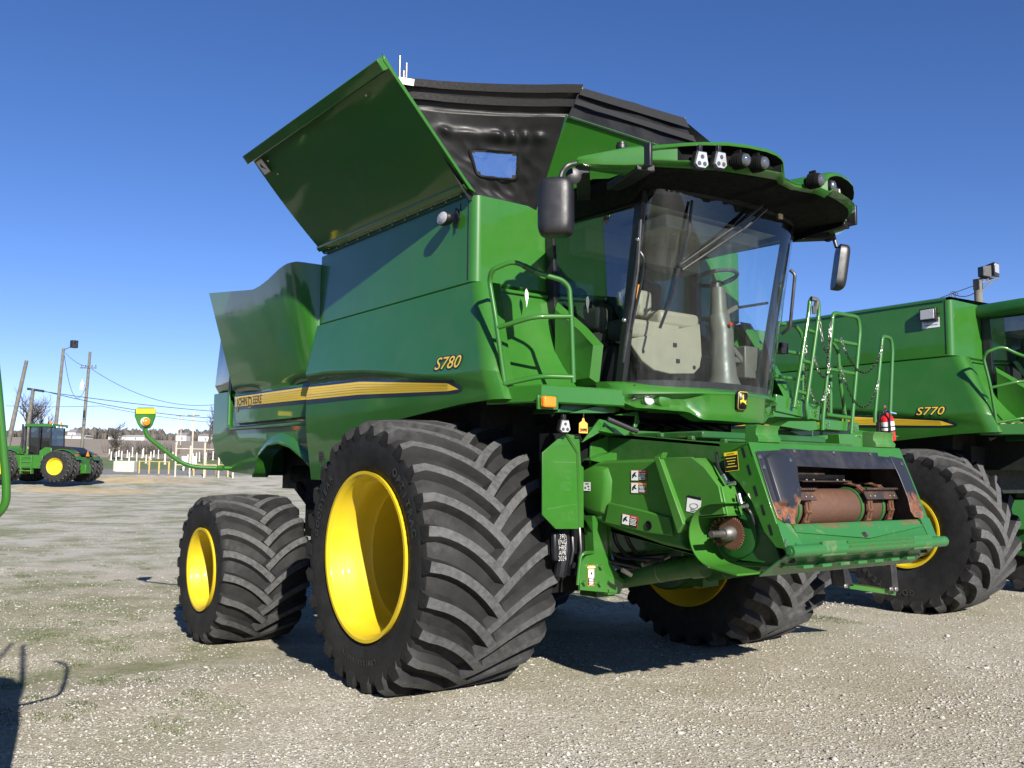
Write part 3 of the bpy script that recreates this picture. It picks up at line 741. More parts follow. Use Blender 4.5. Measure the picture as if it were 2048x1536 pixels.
# rear hood and lower rear body with the wheel arch
mb = MB()
def hood_ring(z, x0, yh): return [(-4.6, -yh, z), (x0+.25, -yh, z), (x0+.08, -yh+.06, z), (x0, -yh+.25, z), (x0, yh-.25, z), (x0+.08, yh-.06, z), (x0+.25, yh, z), (-4.6, yh, z)]
mb.grid([hood_ring(3.66, -5.35, 1.35), hood_ring(3.6, -5.55, 1.5), hood_ring(3.4, -5.68, 1.58), hood_ring(2.75, -5.78, 1.6), hood_ring(2.66, -5.7, 1.58), hood_ring(2.62, -5.6, 1.55)])
mb.grid([hood_ring(3.66, -5.35, 1.35), [(x*.9-.4, y*.3, 3.68) for x, y, z in hood_ring(3.66, -5.35, 1.35)]])
mb.build('rear_hood', 'green_paint', combine, 40, recalc=True)
mb = MB(); rowsb = []
def arch2(X): return interp(X, [(-5.6, 1.66), (-4.15, 1.60), (-4.05, 1.66), (-3.9, 1.84), (-3.6, 1.955), (-3.3, 1.97), (-3.0, 1.92), (-2.7, 1.80), (-2.45, 1.66), (-2.3, 1.53)])
xsA = [-5.55, -5.3, -5.0, -4.6, -4.3, -4.15, -4.1, -4.05, -3.98, -3.9, -3.8, -3.6, -3.45, -3.3, -3.15, -3.0, -2.85, -2.7, -2.55, -2.45, -2.38]
for k in range(9):
    s = k/8; r = []
    for X in xsA:
        z = lerp(2.20 if X > -4.85 else 2.64, arch2(X), s)
        x = X + (.45*max(0, 1.95-z)/.35 if X < -5.0 else 0)*(-X-5.0)/.55
        r.append((x, -1.60+.10*max(0, 1.95-z)/.4*(1 if X < -4.2 else .6), z))
    rowsb.append(r)
mb.grid(rowsb); e = rowsb[-1]
flare = [(x, y-.055, z+.005) for x, y, z in e[5:]]
mb.grid([[(x, y, z+.10) for x, y, z in e[5:]], [(x, y-.03, z+.055) for x, y, z in e[5:]], flare, [(x, y-.05, z-.02) for x, y, z in e[5:]], [(x, y+.14, z-.02) for x, y, z in e[5:]]])
mb.grid([[(r[0][0], r[0][1], r[0][2]) for r in rowsb], [(r[0][0]-.12, r[0][1]+.25, r[0][2]) for r in rowsb], [(r[0][0]-.12, 1.3, r[0][2]) for r in rowsb]])
mb.grid([e[:6], [(x, 1.2, z+.03) for x, y, z in e[:6]]])
rb = mb.build('rear_body', 'green_paint', combine, 42, recalc=True)
mb = MB(); mb.prism([(-4.86, -1.598, 2.235), (-4.9, -1.598, 2.19), (-2.4, -1.598, 2.17), (-2.4, -1.598, 2.225)], (0, .03, 0)); mb.build('panel_gap', 'decal_black', rb)
mb = MB(); mb.tube([(-4.92, -1.61, 3.0), (-4.94, -1.615, 2.6), (-4.93, -1.615, 2.22), (-4.85, -1.615, 2.17), (-2.45, -1.62, 2.155)], .022, 8); mb.build('seam_bead', 'green_paint', rb)
# right tank front shroud (curves forward to the platform)
mb = MB(); rws = []
for i in range(15):
    s = i/14; z = lerp(3.12, 2.27, s); X = .455+.40*s**2.2; r = []
    yR = lerp(-.88, -1.0, s**1.5); yL = lerp(-1.615, -1.72, s)
    for j in range(15):
        t = j/14; y = lerp(yL, yR, t); xx = X + .16*max(0, (t-.62)/.38)**1.5*s**1.2 + .02*math.sin(PI*t)*s
        r.append((xx, y, z))
    rws.append(r)
mb.grid(rws, thick=(-.05, 0, 0)); shr = mb.build('tank_shroud', 'green_paint', combine, 40, recalc=True)
mb = MB(); mb.box((.42, -1.25, 3.12), (.12, .74, .03)); mb.box((.30, -.86, 2.95), (.3, .04, 1.5)); mb.build('shroud_ledge', 'green_paint', shr, bev=.008)
mb = MB(); P = at('x', .57, 1051, 592); mb.add([P+V((.012, y*.03, z*.06)) for y, z in ((0, 1), (.6, .5), (.7, -.2), (.4, -.9), (.1, -1.6), (-.1, -.8), (-.5, 0), (-.4, .7))], [tuple(range(8))]); mb.build('paint_chip', 'label_white', shr, 180)
# mirrored left side skins
def mirror_obj(o, name, parent):
    me = o.data.copy(); me.transform(Matrix.Diagonal((1, -1, 1, 1))); me.flip_normals()
    n = bpy.data.objects.new(name, me); COL.objects.link(n); n.parent = parent
    for md in o.modifiers:
        if md.type == 'BEVEL':
            b = n.modifiers.new('bevel', 'BEVEL'); b.width = md.width; b.segments = md.segments; b.limit_method = 'ANGLE'; b.angle_limit = md.angle_limit
    return n
shield_L = mirror_obj(shield, 'side_shield', combine); rsh_L = mirror_obj(rsh, 'rear_shield', combine); shr_L = mirror_obj(shr, 'tank_shroud', combine)
# left lid, also swung up, and the rear tank panel are out of sight behind the machine

# ---- tail marker arm on the rear right corner
A0 = at('x', -5.05, 444, 936); A1 = at('x', -5.15, 372, 934); A2 = at('x', -5.2, 293, 872); A3 = at('x', -5.2, 290, 852)
mb = MB(); mb.tube(rnd_path([A0+V((0, .3, 0)), A0, A1, A2, A3], .18), .026, 12); mb.cyl(A0+V((.05, 0, 0)), A0+(A1-A0)*.12, .032, 12)
arm = mb.build('marker_arm', 'green_paint', combine)
def mp_(x, y): return at('x', -5.17, x, y)
mb = MB(); pts = [mp_(*p) for p in ((270, 818), (276, 815), (307, 815), (312, 818), (311, 834), (305, 850), (300, 857), (281, 857), (275, 848), (269, 832))]
mb.prism(pts, (-.03, .01, 0)); pan = mb.build('marker_panel', 'green_paint', arm, bev=.01)
mb = MB(); pts = [mp_(*p)+V((.012, 0, 0)) for p in ((272, 817.5), (310, 817.5), (310, 827), (272, 827))]; mb.prism(pts, (-.003, 0, 0)); mb.build('reflector', 'label_yellow', arm)
c = mp_(290.5, 844); mb = MB(); s_ = (mp_(300, 844)-c).length*1.02
mb.lathe([(0, s_), (.03, s_*.97), (.04, s_*.85)], c, 'x', 28); mb.build('lamp_housing', 'label_white', arm)
mb = MB(); mb.lathe([(.03, s_*.88), (.055, s_*.7), (.065, .001)], c, 'x', 28); mb.build('amber_lamp', 'amber', arm)
# ================================================================= CAB
def gl_pt(y, z, inset=0):
    """curved windshield: half width and bulge vary with height"""
    k = (z-2.3)/1.42; w_ = lerp(.82, .87, k)-inset; xp = lerp(1.28, 1.57, k); cx = lerp(1.70, 1.86, k)-inset
    return V((xp + (cx-xp)*math.sqrt(max(0, 1-(y/w_)**2)) if abs(y) < w_ else xp, y, z))
def gl_grid(z0, z1, inset=0, n=32, m=12, y0=-1, y1=1):
    rows = []
    for i in range(m+1):
        z = lerp(z0, z1, i/m); w_ = lerp(.82, .87, (z-2.3)/1.42)-inset
        rows.append([gl_pt(math.sin(lerp(y0, y1, j/n)*PI/2)*w_*.9999, z, inset) for j in range(n+1)])
    return rows
cab = MB()
# floor, rear wall, posts
cab.box((.95, 0, 2.27), (.95, 1.66, .10)); 
cab.box((.50, 0, 2.62), (.06, 1.7, .62)); cab.box((.50, 0, 3.78), (.06, 1.7, .14))
for sy in (-1, 1):
    a0, a1 = V((1.27, sy*.825, 2.3)), V((1.56, sy*.875, 3.76)); cab.beam(a0, a1, .075, .05, (0, 1, 0))
    cab.beam((.52, sy*.85, 2.3), (.50, sy*.88, 3.8), .09, .07, (0, 1, 0))
    cab.beam((.50, sy*.875, 3.76), (1.60, sy*.88, 3.76), .06, .16)
    cab.prism([(.5, sy*.85, 2.3), (1.29, sy*.83, 2.3), (1.29, sy*.83, 2.42), (1.24, sy*.84, 2.60), (.98, sy*.85, 2.72), (.5, sy*.86, 3.02)], (0, -sy*.03, 0))
cab.grid(gl_grid(2.27, 2.36, .012)); cab.grid(gl_grid(3.735, 3.80, .012))
cabf = cab.build('cab_frame', 'black_plastic', combine, 40)
mb = MB(); mb.grid([[p+V((0, 0, 0)) for p in r] for r in gl_grid(2.30, 3.785)], thick=None)
wind = mb.build('windshield', 'cab_glass', combine, 180)
for sy in (-1, 1):
    mb = MB(); pts = [(.56, sy*.87, 2.98), (.98, sy*.86, 2.72), (1.23, sy*.85, 2.62), (1.285, sy*.845, 2.5), (1.53, sy*.885, 3.70), (.54, sy*.90, 3.72)]
    mb.add(pts, [tuple(range(6))]); mb.build('side_window', 'side_glass' if sy < 0 else 'far_side_glass', combine)
    # green lower corner panel with a bevelled border
    mb = MB(); P = [V((.60, sy*.90, 3.06)), V((.98, sy*.91, 2.80)), V((1.17, sy*.91, 2.64)), V((1.13, sy*.92, 2.34)), V((.72, sy*.92, 2.33)), V((.60, sy*.9, 2.6))]
    c = sum(P, V((0, 0, 0)))/6; I = [p.lerp(c, .17)+V((0, sy*.06, 0)) for p in P]; I2 = [p.lerp(c, .24)+V((0, sy*.055, 0)) for p in P]; n = 6
    fs = [(i, (i+1) % n, n+(i+1) % n, n+i) for i in range(n)]+[(n+i, n+(i+1) % n, 2*n+(i+1) % n, 2*n+i) for i in range(n)]+[tuple(range(2*n, 3*n))]
    mb.add(P+I+I2, fs); mb.build('cab_corner_panel', 'green_paint', combine, 30, recalc=True)
mb = MB(); mb.add([(.47, -.84, 2.95), (.47, .84, 2.95), (.47, .84, 3.72), (.47, -.84, 3.72)], [(0, 1, 2, 3)]); mb.build('rear_window', 'far_side_glass', combine)
# door edge trim, handle, latch, strut on the right post
mb = MB(); mb.tube(rnd_path([at('x', 1.55, 1277, 500), at('x', 1.58, 1288, 515), at('x', 1.5, 1284, 560), at('x', 1.4, 1262, 660)], .03), .011, 8)
mb.tube([at('x', 1.57, 1281, 440), at('x', 1.55, 1275, 540), at('x', 1.42, 1246, 725)], .014, 8)
mb.build('door_strut', 'black_metal', combine)
mb = MB()
for x, y in ((1276, 478), (1249, 640)): mb.ball(at('x', 1.57 if y < 500 else 1.45, x, y), .018, 10)
mb.build('door_hinge', 'chrome', combine)
# ---- roof with lamp pods
RP = [(-1.22, 1.91, 3.945, 3.775, 0), (-1.12, 2.015, 3.955, 3.765, 0), (-1.04, 2.09, 3.96, 3.755, 0), (-1.0, 2.13, 3.962, 3.752, .8), (-.9, 2.20, 3.97, 3.745, 1), (-.75, 2.29, 3.975, 3.738, 1), (-.6, 2.345, 3.975, 3.732, 1), (-.45, 2.385, 3.968, 3.73, 1),
      (-.36, 2.40, 3.955, 3.732, 1), (-.31, 2.40, 3.94, 3.735, .9), (-.28, 2.395, 3.925, 3.738, 0), (-.22, 2.36, 3.845, 3.765, 0), (-.17, 2.325, 3.825, 3.775, 0), (0, 2.29, 3.825, 3.775, 0)]
RP = RP + [(-y, x, a, b, d) for y, x, a, b, d in RP[-2::-1]]
mb = MB(); cols = []
for y, x, zt, zb, d in RP:
    f = V((x, y, 0)); n_ = V((1, y*.35, 0)).normalized()
    zb += .035*(1 if d or abs(y) > .9 else .3); h = zt-zb; e = .035*min(1, d*3) + .35*h*(1-min(1, d*3))
    def Q(back, z): return V((x, y, 0)) - n_*back + V((0, 0, z))
    cols.append([Q(.9, zt+.05) if abs(y) < 1.1 else Q(.5, zt+.02), Q(.06, zt+.012), Q(.012, zt-.004), Q(0, zt-.02), Q(.004, zt-.03-.0*d), Q(.02+.07*d, zt-.04-.004*d), Q(.02+.07*d, zb+.050), Q(.006, zb+.042), Q(0, zb+.034), Q(.05, zb), Q(.22, zb-.012)])
rowsr = [[c[k] for c in cols] for k in range(11)]
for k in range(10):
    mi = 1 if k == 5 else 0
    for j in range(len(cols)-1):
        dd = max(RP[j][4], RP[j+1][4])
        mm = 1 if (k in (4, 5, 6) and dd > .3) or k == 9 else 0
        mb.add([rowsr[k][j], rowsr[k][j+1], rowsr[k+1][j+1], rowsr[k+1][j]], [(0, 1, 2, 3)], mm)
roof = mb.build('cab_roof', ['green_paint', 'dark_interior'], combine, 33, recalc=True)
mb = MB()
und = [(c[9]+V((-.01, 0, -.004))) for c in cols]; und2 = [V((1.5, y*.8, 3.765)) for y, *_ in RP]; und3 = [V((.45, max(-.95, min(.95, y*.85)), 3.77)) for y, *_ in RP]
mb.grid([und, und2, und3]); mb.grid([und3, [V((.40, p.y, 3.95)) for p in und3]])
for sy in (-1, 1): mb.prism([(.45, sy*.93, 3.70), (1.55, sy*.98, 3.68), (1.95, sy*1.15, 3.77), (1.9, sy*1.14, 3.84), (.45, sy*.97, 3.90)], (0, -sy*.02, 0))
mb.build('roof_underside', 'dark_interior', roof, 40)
mb = MB(); mb.grid([[V((.4, y, z)) for y, z in ((-.97, 3.88), (-.6, 4.0), (.6, 4.0), (.97, 3.88))], [V((1.2, y, z)) for y, z in ((-1.05, 3.92), (-.6, 4.02), (.6, 4.02), (1.05, 3.92))]]); mb.build('roof_top', 'green_paint', roof)
for sy in (-1, 1):   # outrigger wings carrying the mirrors
    mb = MB(); W0 = [V((1.945, sy*1.235, z)) for z in (3.945, 3.775)]; T = V((1.60, sy*1.575, 3.855))
    secs = []
    for s in (0, .3, .6, .85, .97, 1.0):
        c = V((lerp(1.945, 1.61, s), sy*lerp(1.235, 1.565, s), lerp(3.86, 3.848, s))); h = lerp(.088, .03, s**1.6)*(1 if s < .99 else .4); dp = lerp(.2, .08, s)
        o = V((.70*1, sy*.72, 0)).normalized()
        secs.append([c-o*dp+V((0, 0, h)), c-o*.02+V((0, 0, h*.95)), c+V((0, 0, h*.75)), c+o*.012+V((0, 0, 0)), c+V((0, 0, -h*.7)), c-o*.03+V((0, 0, -h*.95)), c-o*dp+V((0, 0, -h))])
    m_ = len(secs[0])
    for a, b in zip(secs, secs[1:]): mb.add(a+b, [(k, k+1, m_+k+1, m_+k) for k in range(m_-1)]+[(m_-1, 0, m_, 2*m_-1)])
    mb.add(secs[-1], [tuple(range(m_))]); mb.add(secs[0], [tuple(range(m_))[::-1]])
    wing = mb.build('roof_wing', 'green_paint', combine, 30, recalc=True)
    mb = MB(); mb.box((1.955, sy*1.222, 3.86), (.1, .03, .17)); mb.beam((1.1, sy*1.05, 3.80), (1.6, sy*1.5, 3.80), .10, .06)
    mb.beam((1.45, sy*1.05, 3.79), (1.93, sy*1.2, 3.79), .14, .05); mb.build('wing_bracket', 'black_plastic', wing, bev=.006)
# lamps in the pods
def hexlamp(P, n, parent, s=1.0, name='work_lamp'):
    n = V(n).normalized(); r = V((0, 0, 1)).cross(n).normalized(); u = n.cross(r)
    out = [(-.035, .055), (.035, .055), (.056, -.035), (.03, -.062), (-.03, -.062), (-.056, -.035)]
    mb = MB(); pts = [P+r*a*s*1.18+u*b*s*1.18 for a, b in out]; mb.prism(pts, -n*.05)
    mb.beam(P-n*.03+u*.06*s, P-n*.03+u*.115*s, .03, .03); o = mb.build(name, 'black_plastic', parent, bev=.003)
    mb = MB(); pts = [P+n*.012*s+r*a*s*.98+u*b*s*.98 for a, b in out]; mb.prism(pts, -n*.014)
    for a, b in ((0, .02), (-.024, -.032), (.024, -.032)):
        mb.lathe([(0, .017*s), (.004, .012*s), (.0045, .001)], (0, 0, 0), 'x', 14, mi=1); k = 14*3
        for i in range(len(mb.v)-k, len(mb.v)):
            x, y, z = mb.v[i]; mb.v[i] = tuple(P+n*(.013*s+x)+r*(a*s+y)+u*(b*s+z))
    mb.build('lamp_lens', ['lamp_silver', 'dark_lens'], parent); return o
def roundlamp(P, n, parent, s=1.0):
    n = V(n).normalized(); mb = MB()
    mb.tube([P-n*.14*s, P-n*.10*s, P-n*.09*s, P-n*.02*s, P], [.03*s, .045*s, .06*s, .066*s, .058*s], 20); mb.beam(P-n*.06, P-n*.06+V((0, 0, .09*s)), .02, .05)
    for k in range(5): mb.tube([P-n*(.10-.015*k)*s, P-n*(.094-.015*k)*s], .068*s, 18)
    o = mb.build('work_lamp', 'dark_interior', parent, 40)
    mb = MB(); mb.tube([P, P+n*.022*s, P+n*.034*s, P+n*.038*s], [.052*s, .046*s, .028*s, .004], 20); mb.build('lamp_lens', 'lamp_glass', parent, 60); return o
m_, t_, b_ = newmat('lamp_glass'); b_.inputs['Base Color'].default_value = (.16, .18, .20, 1); b_.inputs['Roughness'].default_value = .05; b_.inputs['Metallic'].default_value = .7
hexlamp(at('x', 2.22, 1403, 319), (1, -.25, -.1), roof, .92); hexlamp(at('x', 2.29, 1441, 320), (1, -.15, -.1), roof, .92)
roundlamp(at('x', 2.41, 1491, 320), (1, .12, -.05), roof, .86); roundlamp(at('x', 2.44, 1528, 326), (1, .2, -.05), roof, .86)
roundlamp(at('x', 2.42, 1641, 360), (1, .25, -.05), roof, .86); roundlamp(at('x', 2.37, 1664, 373), (1, .45, -.05), roof, .86); hexlamp(at('x', 2.27, 1677, 393), (1, .9, .1), roof, .92)
mb = MB(); mb.lathe([(0, .045), (.03, .045), (.035, .04), (.05, .038), (.055, .001)], at('x', 1.2, 1243, 296)+V((0, 0, -.01)), 'z', 16); mb.build('roof_sensor', 'black_plastic', roof)
mb = MB()
P = at('x', 2.1, 1590, 338)
mb.box((2.05, .02, 3.85), (.3, .3, .02))
for k in range(3): mb.beam((2.12-.05*k, -.12, 3.865), (2.12-.05*k, .12, 3.865), .012, .012)
mb.build('roof_hatch', 'black_plastic', roof)
# mirrors
def mirror(nm, C, sx, sy, sz, yaw, tilt, arm_pts, disc, parent, lean=0):
    mb = MB(); n = 20
    for i in range(13):
        pass
    R_ = Matrix.Rotation(lean, 3, CF) @ Matrix.Rotation(yaw, 3, 'Z') @ Matrix.Rotation(tilt, 3, 'X')
    def sup(a, b, e1=.34, e2=.62):
        c = lambda t, e: math.copysign(abs(math.cos(t))**e, math.cos(t)); s = lambda t, e: math.copysign(abs(math.sin(t))**e, math.sin(t))
        return V((sx*c(a, e1)*c(b, e2), sy*c(a, e1)*s(b, e2), sz*s(a, e1)))
    N1, N2 = 20, 32; P = []
    for i in range(N1+1):
        a = -PI/2+PI*i/N1
        for j in range(N2):
            p = sup(a, 2*PI*j/N2); p.x = p.x if p.x > 0 else max(p.x, -.35*sx); P.append(C+R_ @ p)
    mb.add(P, [(i*N2+j, i*N2+(j+1) % N2, (i+1)*N2+(j+1) % N2, (i+1)*N2+j) for i in range(N1) for j in range(N2)])
    o = mb.build(nm, 'black_plastic', parent, 50)
    mb = MB(); mb.tube(rnd_path(arm_pts, .07), .018, 10); mb.build('mirror_arm', 'black_metal', o)
    if disc:
        c, d, r = disc; mb = MB(); d = V(d).normalized(); mb.tube([c-d*.035, c-d*.012, c, c+d*.002], [r*.45, r*.92, r, r*.96], 24); mb.ball(c-d*.04, .02, 8); mb.build('wide_mirror', 'black_plastic', o, 50)
    return o
C = at('x', 1.575, 1112, 416)
mirror('mirror', C, .10, .125, .205, math.radians(-48), 0, [C+V((0, .03, .18)), at('x', 1.575, 1124, 345), at('x', 1.60, 1134, 331), at('x', 1.62, 1152, 327)], (at('x', 1.56, 1147, 352), (.8, -.5, -.1), .058), combine)
C = at('y', 1.52, 1677, 535)
mirror('mirror', C, .075, .11, .20, math.radians(48), math.radians(0), [C+V((0, -.02, .18)), at('y', 1.5, 1668, 478), at('y', 1.45, 1664, 452), at('y', 1.4, 1672, 435)], (at('y', 1.46, 1657, 472), (.3, -1, 0), .055), combine, math.radians(9))
mb = MB(); P = at('y', 1.45, 1672, 446); mb.prism([at('y', 1.4, *p) for p in ((1655, 434), (1687, 432), (1685, 448), (1678, 460), (1664, 458), (1656, 446))], (-.06, .05, 0)); mb.build('mirror_bracket', 'black_plastic', combine, bev=.01)
# wiper and its arms outside the glass
mb = MB()
def gz(x, y, off=.035):  # nearest windshield point seen at a pixel
    best = None
    for i in range(90):
        for j in range(60):
            p = gl_pt(math.sin(lerp(-1, 1, i/89)*PI/2)*.84, lerp(2.3, 3.74, j/59)); d = p-CAM; z = d.dot(CF)
            if d.dot(V((1, p.y*.4, 0))) > 0: continue
            px = 1024+FOC*d.dot(CR)/z; py = 768-FOC*d.dot(CU)/z; e = (px-x)**2+(py-y)**2
            if best is None or e < best[0]: best = (e, p)
    return best[1]+V((1, .1, 0))*off
A = gz(1512, 388, .08); B = gz(1350, 530, .05); T = gz(1378, 405, .03); Bt = gz(1315, 660, .03)
mb.tube([A, A.lerp(B, .3)+V((.03, 0, 0)), B], .010, 6); mb.tube([A+V((0, .05, -.02)), (A.lerp(B, .3))+V((.04, .05, -.03)), B+V((0, .03, -.03))], .010, 6)
mb.beam(A, A.lerp(B, .35)+V((.02, .02, 0)), .03, .015)
mb.tube([T, T.lerp(B, .5)+V((.03, 0, 0)), B, B.lerp(Bt, .5)+V((.02, 0, 0)), Bt], .012, 6); mb.ball(B, .025, 8)
mb.build('wiper', 'black_metal', combine)
mb = MB(); P = gz(1562, 428, .012); mb.box(P, (.012, .045, .04)); mb.build('sensor_patch', 'paper_tape', wind)
mb = MB()
mb.tube(rnd_path([at('y', .9, 1580, 540), at('y', .92, 1590, 548), at('y', .92, 1580, 655), at('y', .9, 1563, 668)], .03), .014, 8); mb.build('grab_handle', 'black_metal', combine)
# interior
mb = MB()
mb.grid([[V((.54, y, 3.70)) for y in (-.8, 0, .8)], [V((1.5, y, 3.71)) for y in (-.8, 0, .8)]]); mb.box((1.25, 0, 3.62), (.5, 1.1, .10)); mb.box((.62, 0, 3.6), (.2, 1.4, .2))
for y in (-.3, .0, .3): mb.cyl((1.35, y, 3.575), (1.35, y, 3.56), .055, 16)
mb.build('headliner', 'headliner', combine, bev=.02)
SC = at('x', 1.33, 1432, 640); wy = SC.y
mb = MB(); wc = at('x', 1.30, 1432, 556)
base = V((1.40, wy, 2.32)); top_ = wc+V((.02, 0, -.05))
secs = [(2.32, .16), (2.45, .10), (2.62, .085), (2.75, .08), (2.86, .07)]
mb.tube([base, base+V((0, 0, .14)), base+V((-.01, 0, .33)), base+V((-.01, 0, .50)), base+V((-.04, 0, .62)), base+V((-.045, 0, .64))], [.17, .11, .10, .095, .09, .09], 20)
mb.tube([base+V((-.04, 0, .60)), top_+V((0, 0, -.05))], [.075, .06], 16); mb.beam(base+V((-.04, .05, .66)), base+V((-.02, .2, .74)), .03, .035)
col = mb.build('steering_column', 'taupe', combine, 50)
mb = MB(); wr = .175; tl = Matrix.Rotation(math.radians(-12), 3, 'Y')
mb.tube([wc+tl @ V((wr*math.cos(t), wr*math.sin(t), 0)) for t in (2*PI*k/40 for k in range(40))], .017, 10, closed=True)
mb.build('steering_wheel', 'seat_fabric', col)
mb = MB()
for a in (0, 120, 240): t = math.radians(a+60); mb.tube([wc+V((0, 0, -.07)), wc+tl @ V((wr*math.cos(t), wr*math.sin(t), 0))], .014, 8)
mb.tube([wc+V((0, 0, -.12)), wc+V((0, 0, -.03))], [.05, .045], 14); mb.build('wheel_spoke', 'black_plastic', col)
mb = MB(); mb.ball(base+V((.10, -.02, .555)), .018, 8); mb.build('hazard_button', 'red_lens', col)
# beige side console panel in front of the trainer seat
def cp(x, y): return at('x', 1.33, x, y)
mb = MB(); pts = [cp(*p) for p in ((1257, 678), (1300, 671), (1400, 648), (1402, 672), (1404, 710), (1400, 735), (1388, 748), (1340, 748), (1308, 740), (1285, 722), (1268, 697))]
mb.prism(pts, (-.05, 0, 0)); con = mb.build('console_panel', 'beige', combine, bev=.008)
mb = MB()
for x, y in ((1349, 690), (1355, 722)): p = cp(x, y); mb.box(p+V((.004, 0, 0)), (.012, .036, .03))
p = cp(1286, 703); mb.cyl(p, p+V((.006, 0, 0)), .014, 12); p = cp(1388, 735); mb.cyl(p, p+V((.006, 0, 0)), .016, 12)
mb.build('console_knob', 'black_plastic', con)
mb = MB()
mb.box(at('x', 1.15, 1335, 645), (.30, .46, .14)); mb.box(at('x', 1.12, 1275, 610), (.2, .16, .22)); mb.box((1.18, -.48, 2.78), (.25, .6, .16)); mb.box((.72, .02, 2.72), (.5, .5, .14)); mb.box((.8, -.7, 2.9), (.3, .12, .2)); mb.tube([(1.2, -.65, 2.9), (1.2, -.6, 3.0)], .05, 10)
mb.build('armrest', 'beige', combine, bev=.04, seg=3)
mb = MB(); mb.box((.82, .02, 2.62), (.56, .52, .12)); mb.box((.60, .02, 3.0), (.14, .5, .72)); mb.box((.60, .02, 3.42), (.11, .3, .16)); mb.box((.85, -.55, 2.6), (.4, .4, .2)); mb.box((.62, -.52, 2.9), (.1, .4, .4))
mb.build('seat', 'seat_fabric', combine, bev=.05, seg=3)
mb = MB(); mb.beam(at('x', 1.2, 1400, 712), at('x', 1.2, 1490, 722), .03, .05); mb.beam(at('x', 1.2, 1440, 665), at('x', 1.2, 1500, 745), .05, .05); mb.box(at('x', 1.1, 1478, 728), (.3, .2, .28)); mb.build('cab_floor_box', 'taupe', combine, bev=.01)
mb = MB(); mb.tube([at('x', 1.25, 1445, 620), at('x', 1.2, 1535, 606)], .012, 8); mb.box(at('x', 1.2, 1450, 622), (.05, .08, .04)); mb.build('side_bar', 'black_plastic', combine)
mb = MB(); mb.box(at('x', 1.0, 1252, 575), (.05, .14, .22)); mb.box(at('x', 1.0, 1250, 600), (.04, .16, .12)); mb.build('cab_monitor', 'taupe', combine, bev=.012)
mb = MB(); mb.beam(at('x', 1.25, 1276, 570), at('x', 1.25, 1271, 600), .02, .03); mb.build('harness_strap', 'label_orange', combine)

# ================================================================= FRONT FAIRING WITH BADGE
def nose_x(y): return 1.765 - .40*(abs(y)/.93)**2.1
mb = MB(); cols = []
NN = 48
def pod(y):   # recess for the lamps, -0.92 .. -0.42
    a = abs(y); return smooth_interp(a, [(.34, 0), (.46, 1), (.86, 1), (.91, 0)])
for j in range(NN+1):
    y = lerp(-.93, .93, j/NN); x = nose_x(y); a = abs(y); p = pod(y)
    zt = 2.345 - .02*(1-a/.93)**1.5*0 - .03*(1-(a/.93)**2); zr = lerp(2.285, 2.26, a/.93) if True else 0
    zb = smooth_interp(a, [(0, 2.06), (.34, 2.065), (.5, 2.125), (.80, 2.145), (.93, 2.20)])
    e = max(0, (a-.86)/.07); x -= .05*e**2
    c = [V((x-.22, y, zt+.015)), V((x-.10, y, zt+.008)), V((x-.03, y, zt-.025)), V((x, y, zr)), V((x+.004, y, zr-.012)),
         V((x-.004-.075*p, y, zr-.025-.02*p)), V((x-.012-.085*p, y, lerp(zr, zb, .6)-.01)), V((x-.018-.045*p, y, zb+.025)), V((x-.03, y, zb)), V((x-.14, y, zb-.01))]
    cols.append(c)
mb.grid([[c[k] for c in cols] for k in range(10)])
mb.add(cols[0], [tuple(range(10))]); mb.add(cols[-1], [tuple(range(10))[::-1]])
fair = mb.build('front_fairing', 'green_paint', combine, 45, recalc=True)
mb = MB()
for (px, py, r) in ((1299, 798, .042), (1332, 800, .058)):
    P = at('x', 1.46 if px < 1310 else 1.545, px, py)
    for sy in (1, -1):
        Q = V((P.x, P.y*sy, P.z)); n = V((.95, sy*-.3*-1*-1, 0)).normalized() if sy > 0 else V((.95, .3, 0))
        n = V((.97, -.25*sy, -.05)).normalized()
        if px < 1310: mb.tube([Q-n*.16, Q-n*.02, Q-n*.005, Q-n*.008], [.075, .064, .056, .046], 24)
        else: mb.tube([Q-n*.2, Q-n*.04, Q-n*.012, Q], [.075, .068, .052, .01], 24)
mb.build('lamp_pod', 'green_paint', fair, 60)
for sy in (1, -1):
    P = at('x', 1.46, 1299, 798); Q = V((P.x, P.y*sy, P.z)); n = V((.97, -.25*sy, -.05)).normalized(); mb = MB()
    mb.tube([Q-n*.01, Q+n*.006, Q+n*.012], [.047, .044, .004], 24); mb.build('headlamp', 'clear_lens', fair, 60)
    mb = MB(); mb.tube([Q-n*.012, Q+n*.004, Q+n*.002], [.053, .053, .046], 24); mb.build('lamp_ring', 'black_plastic', fair, 60)
# badge: rounded shield, yellow rim, leaping stag
mb = MB(); P = at('x', 1.77, 1481, 801); n = V((1, -.04, .02)).normalized(); ux = V((0, 1, 0)); uy = V((.12, 0, 1)).normalized(); n = ux.cross(uy)
def shieldpts(s, n_=8):
    W_, H_ = .058*s, .073*s; o = []
    for cx, cy, a0 in ((1, 1, 0), (-1, 1, 90), (-1, -1, 180), (1, -1, 270)):
        r = .022*s; sh = 0.006*s if cy > 0 else -.008*s
        for k in range(n_+1): t = math.radians(a0+90*k/n_); o.append((cx*(W_-r-(.004*s if cy < 0 else 0))+r*math.cos(t), cy*(H_-r)+r*math.sin(t)))
    return o
def put(pts, off): return [P+n*off+ux*a+uy*b for a, b in pts]
for s, off, mi in ((1.0, .02, 1), (.95, .023, 0), (.90, .025, 1)): mb.prism(put(shieldpts(s), off), -n*.02 if s == 1 else -n*.001, mi)
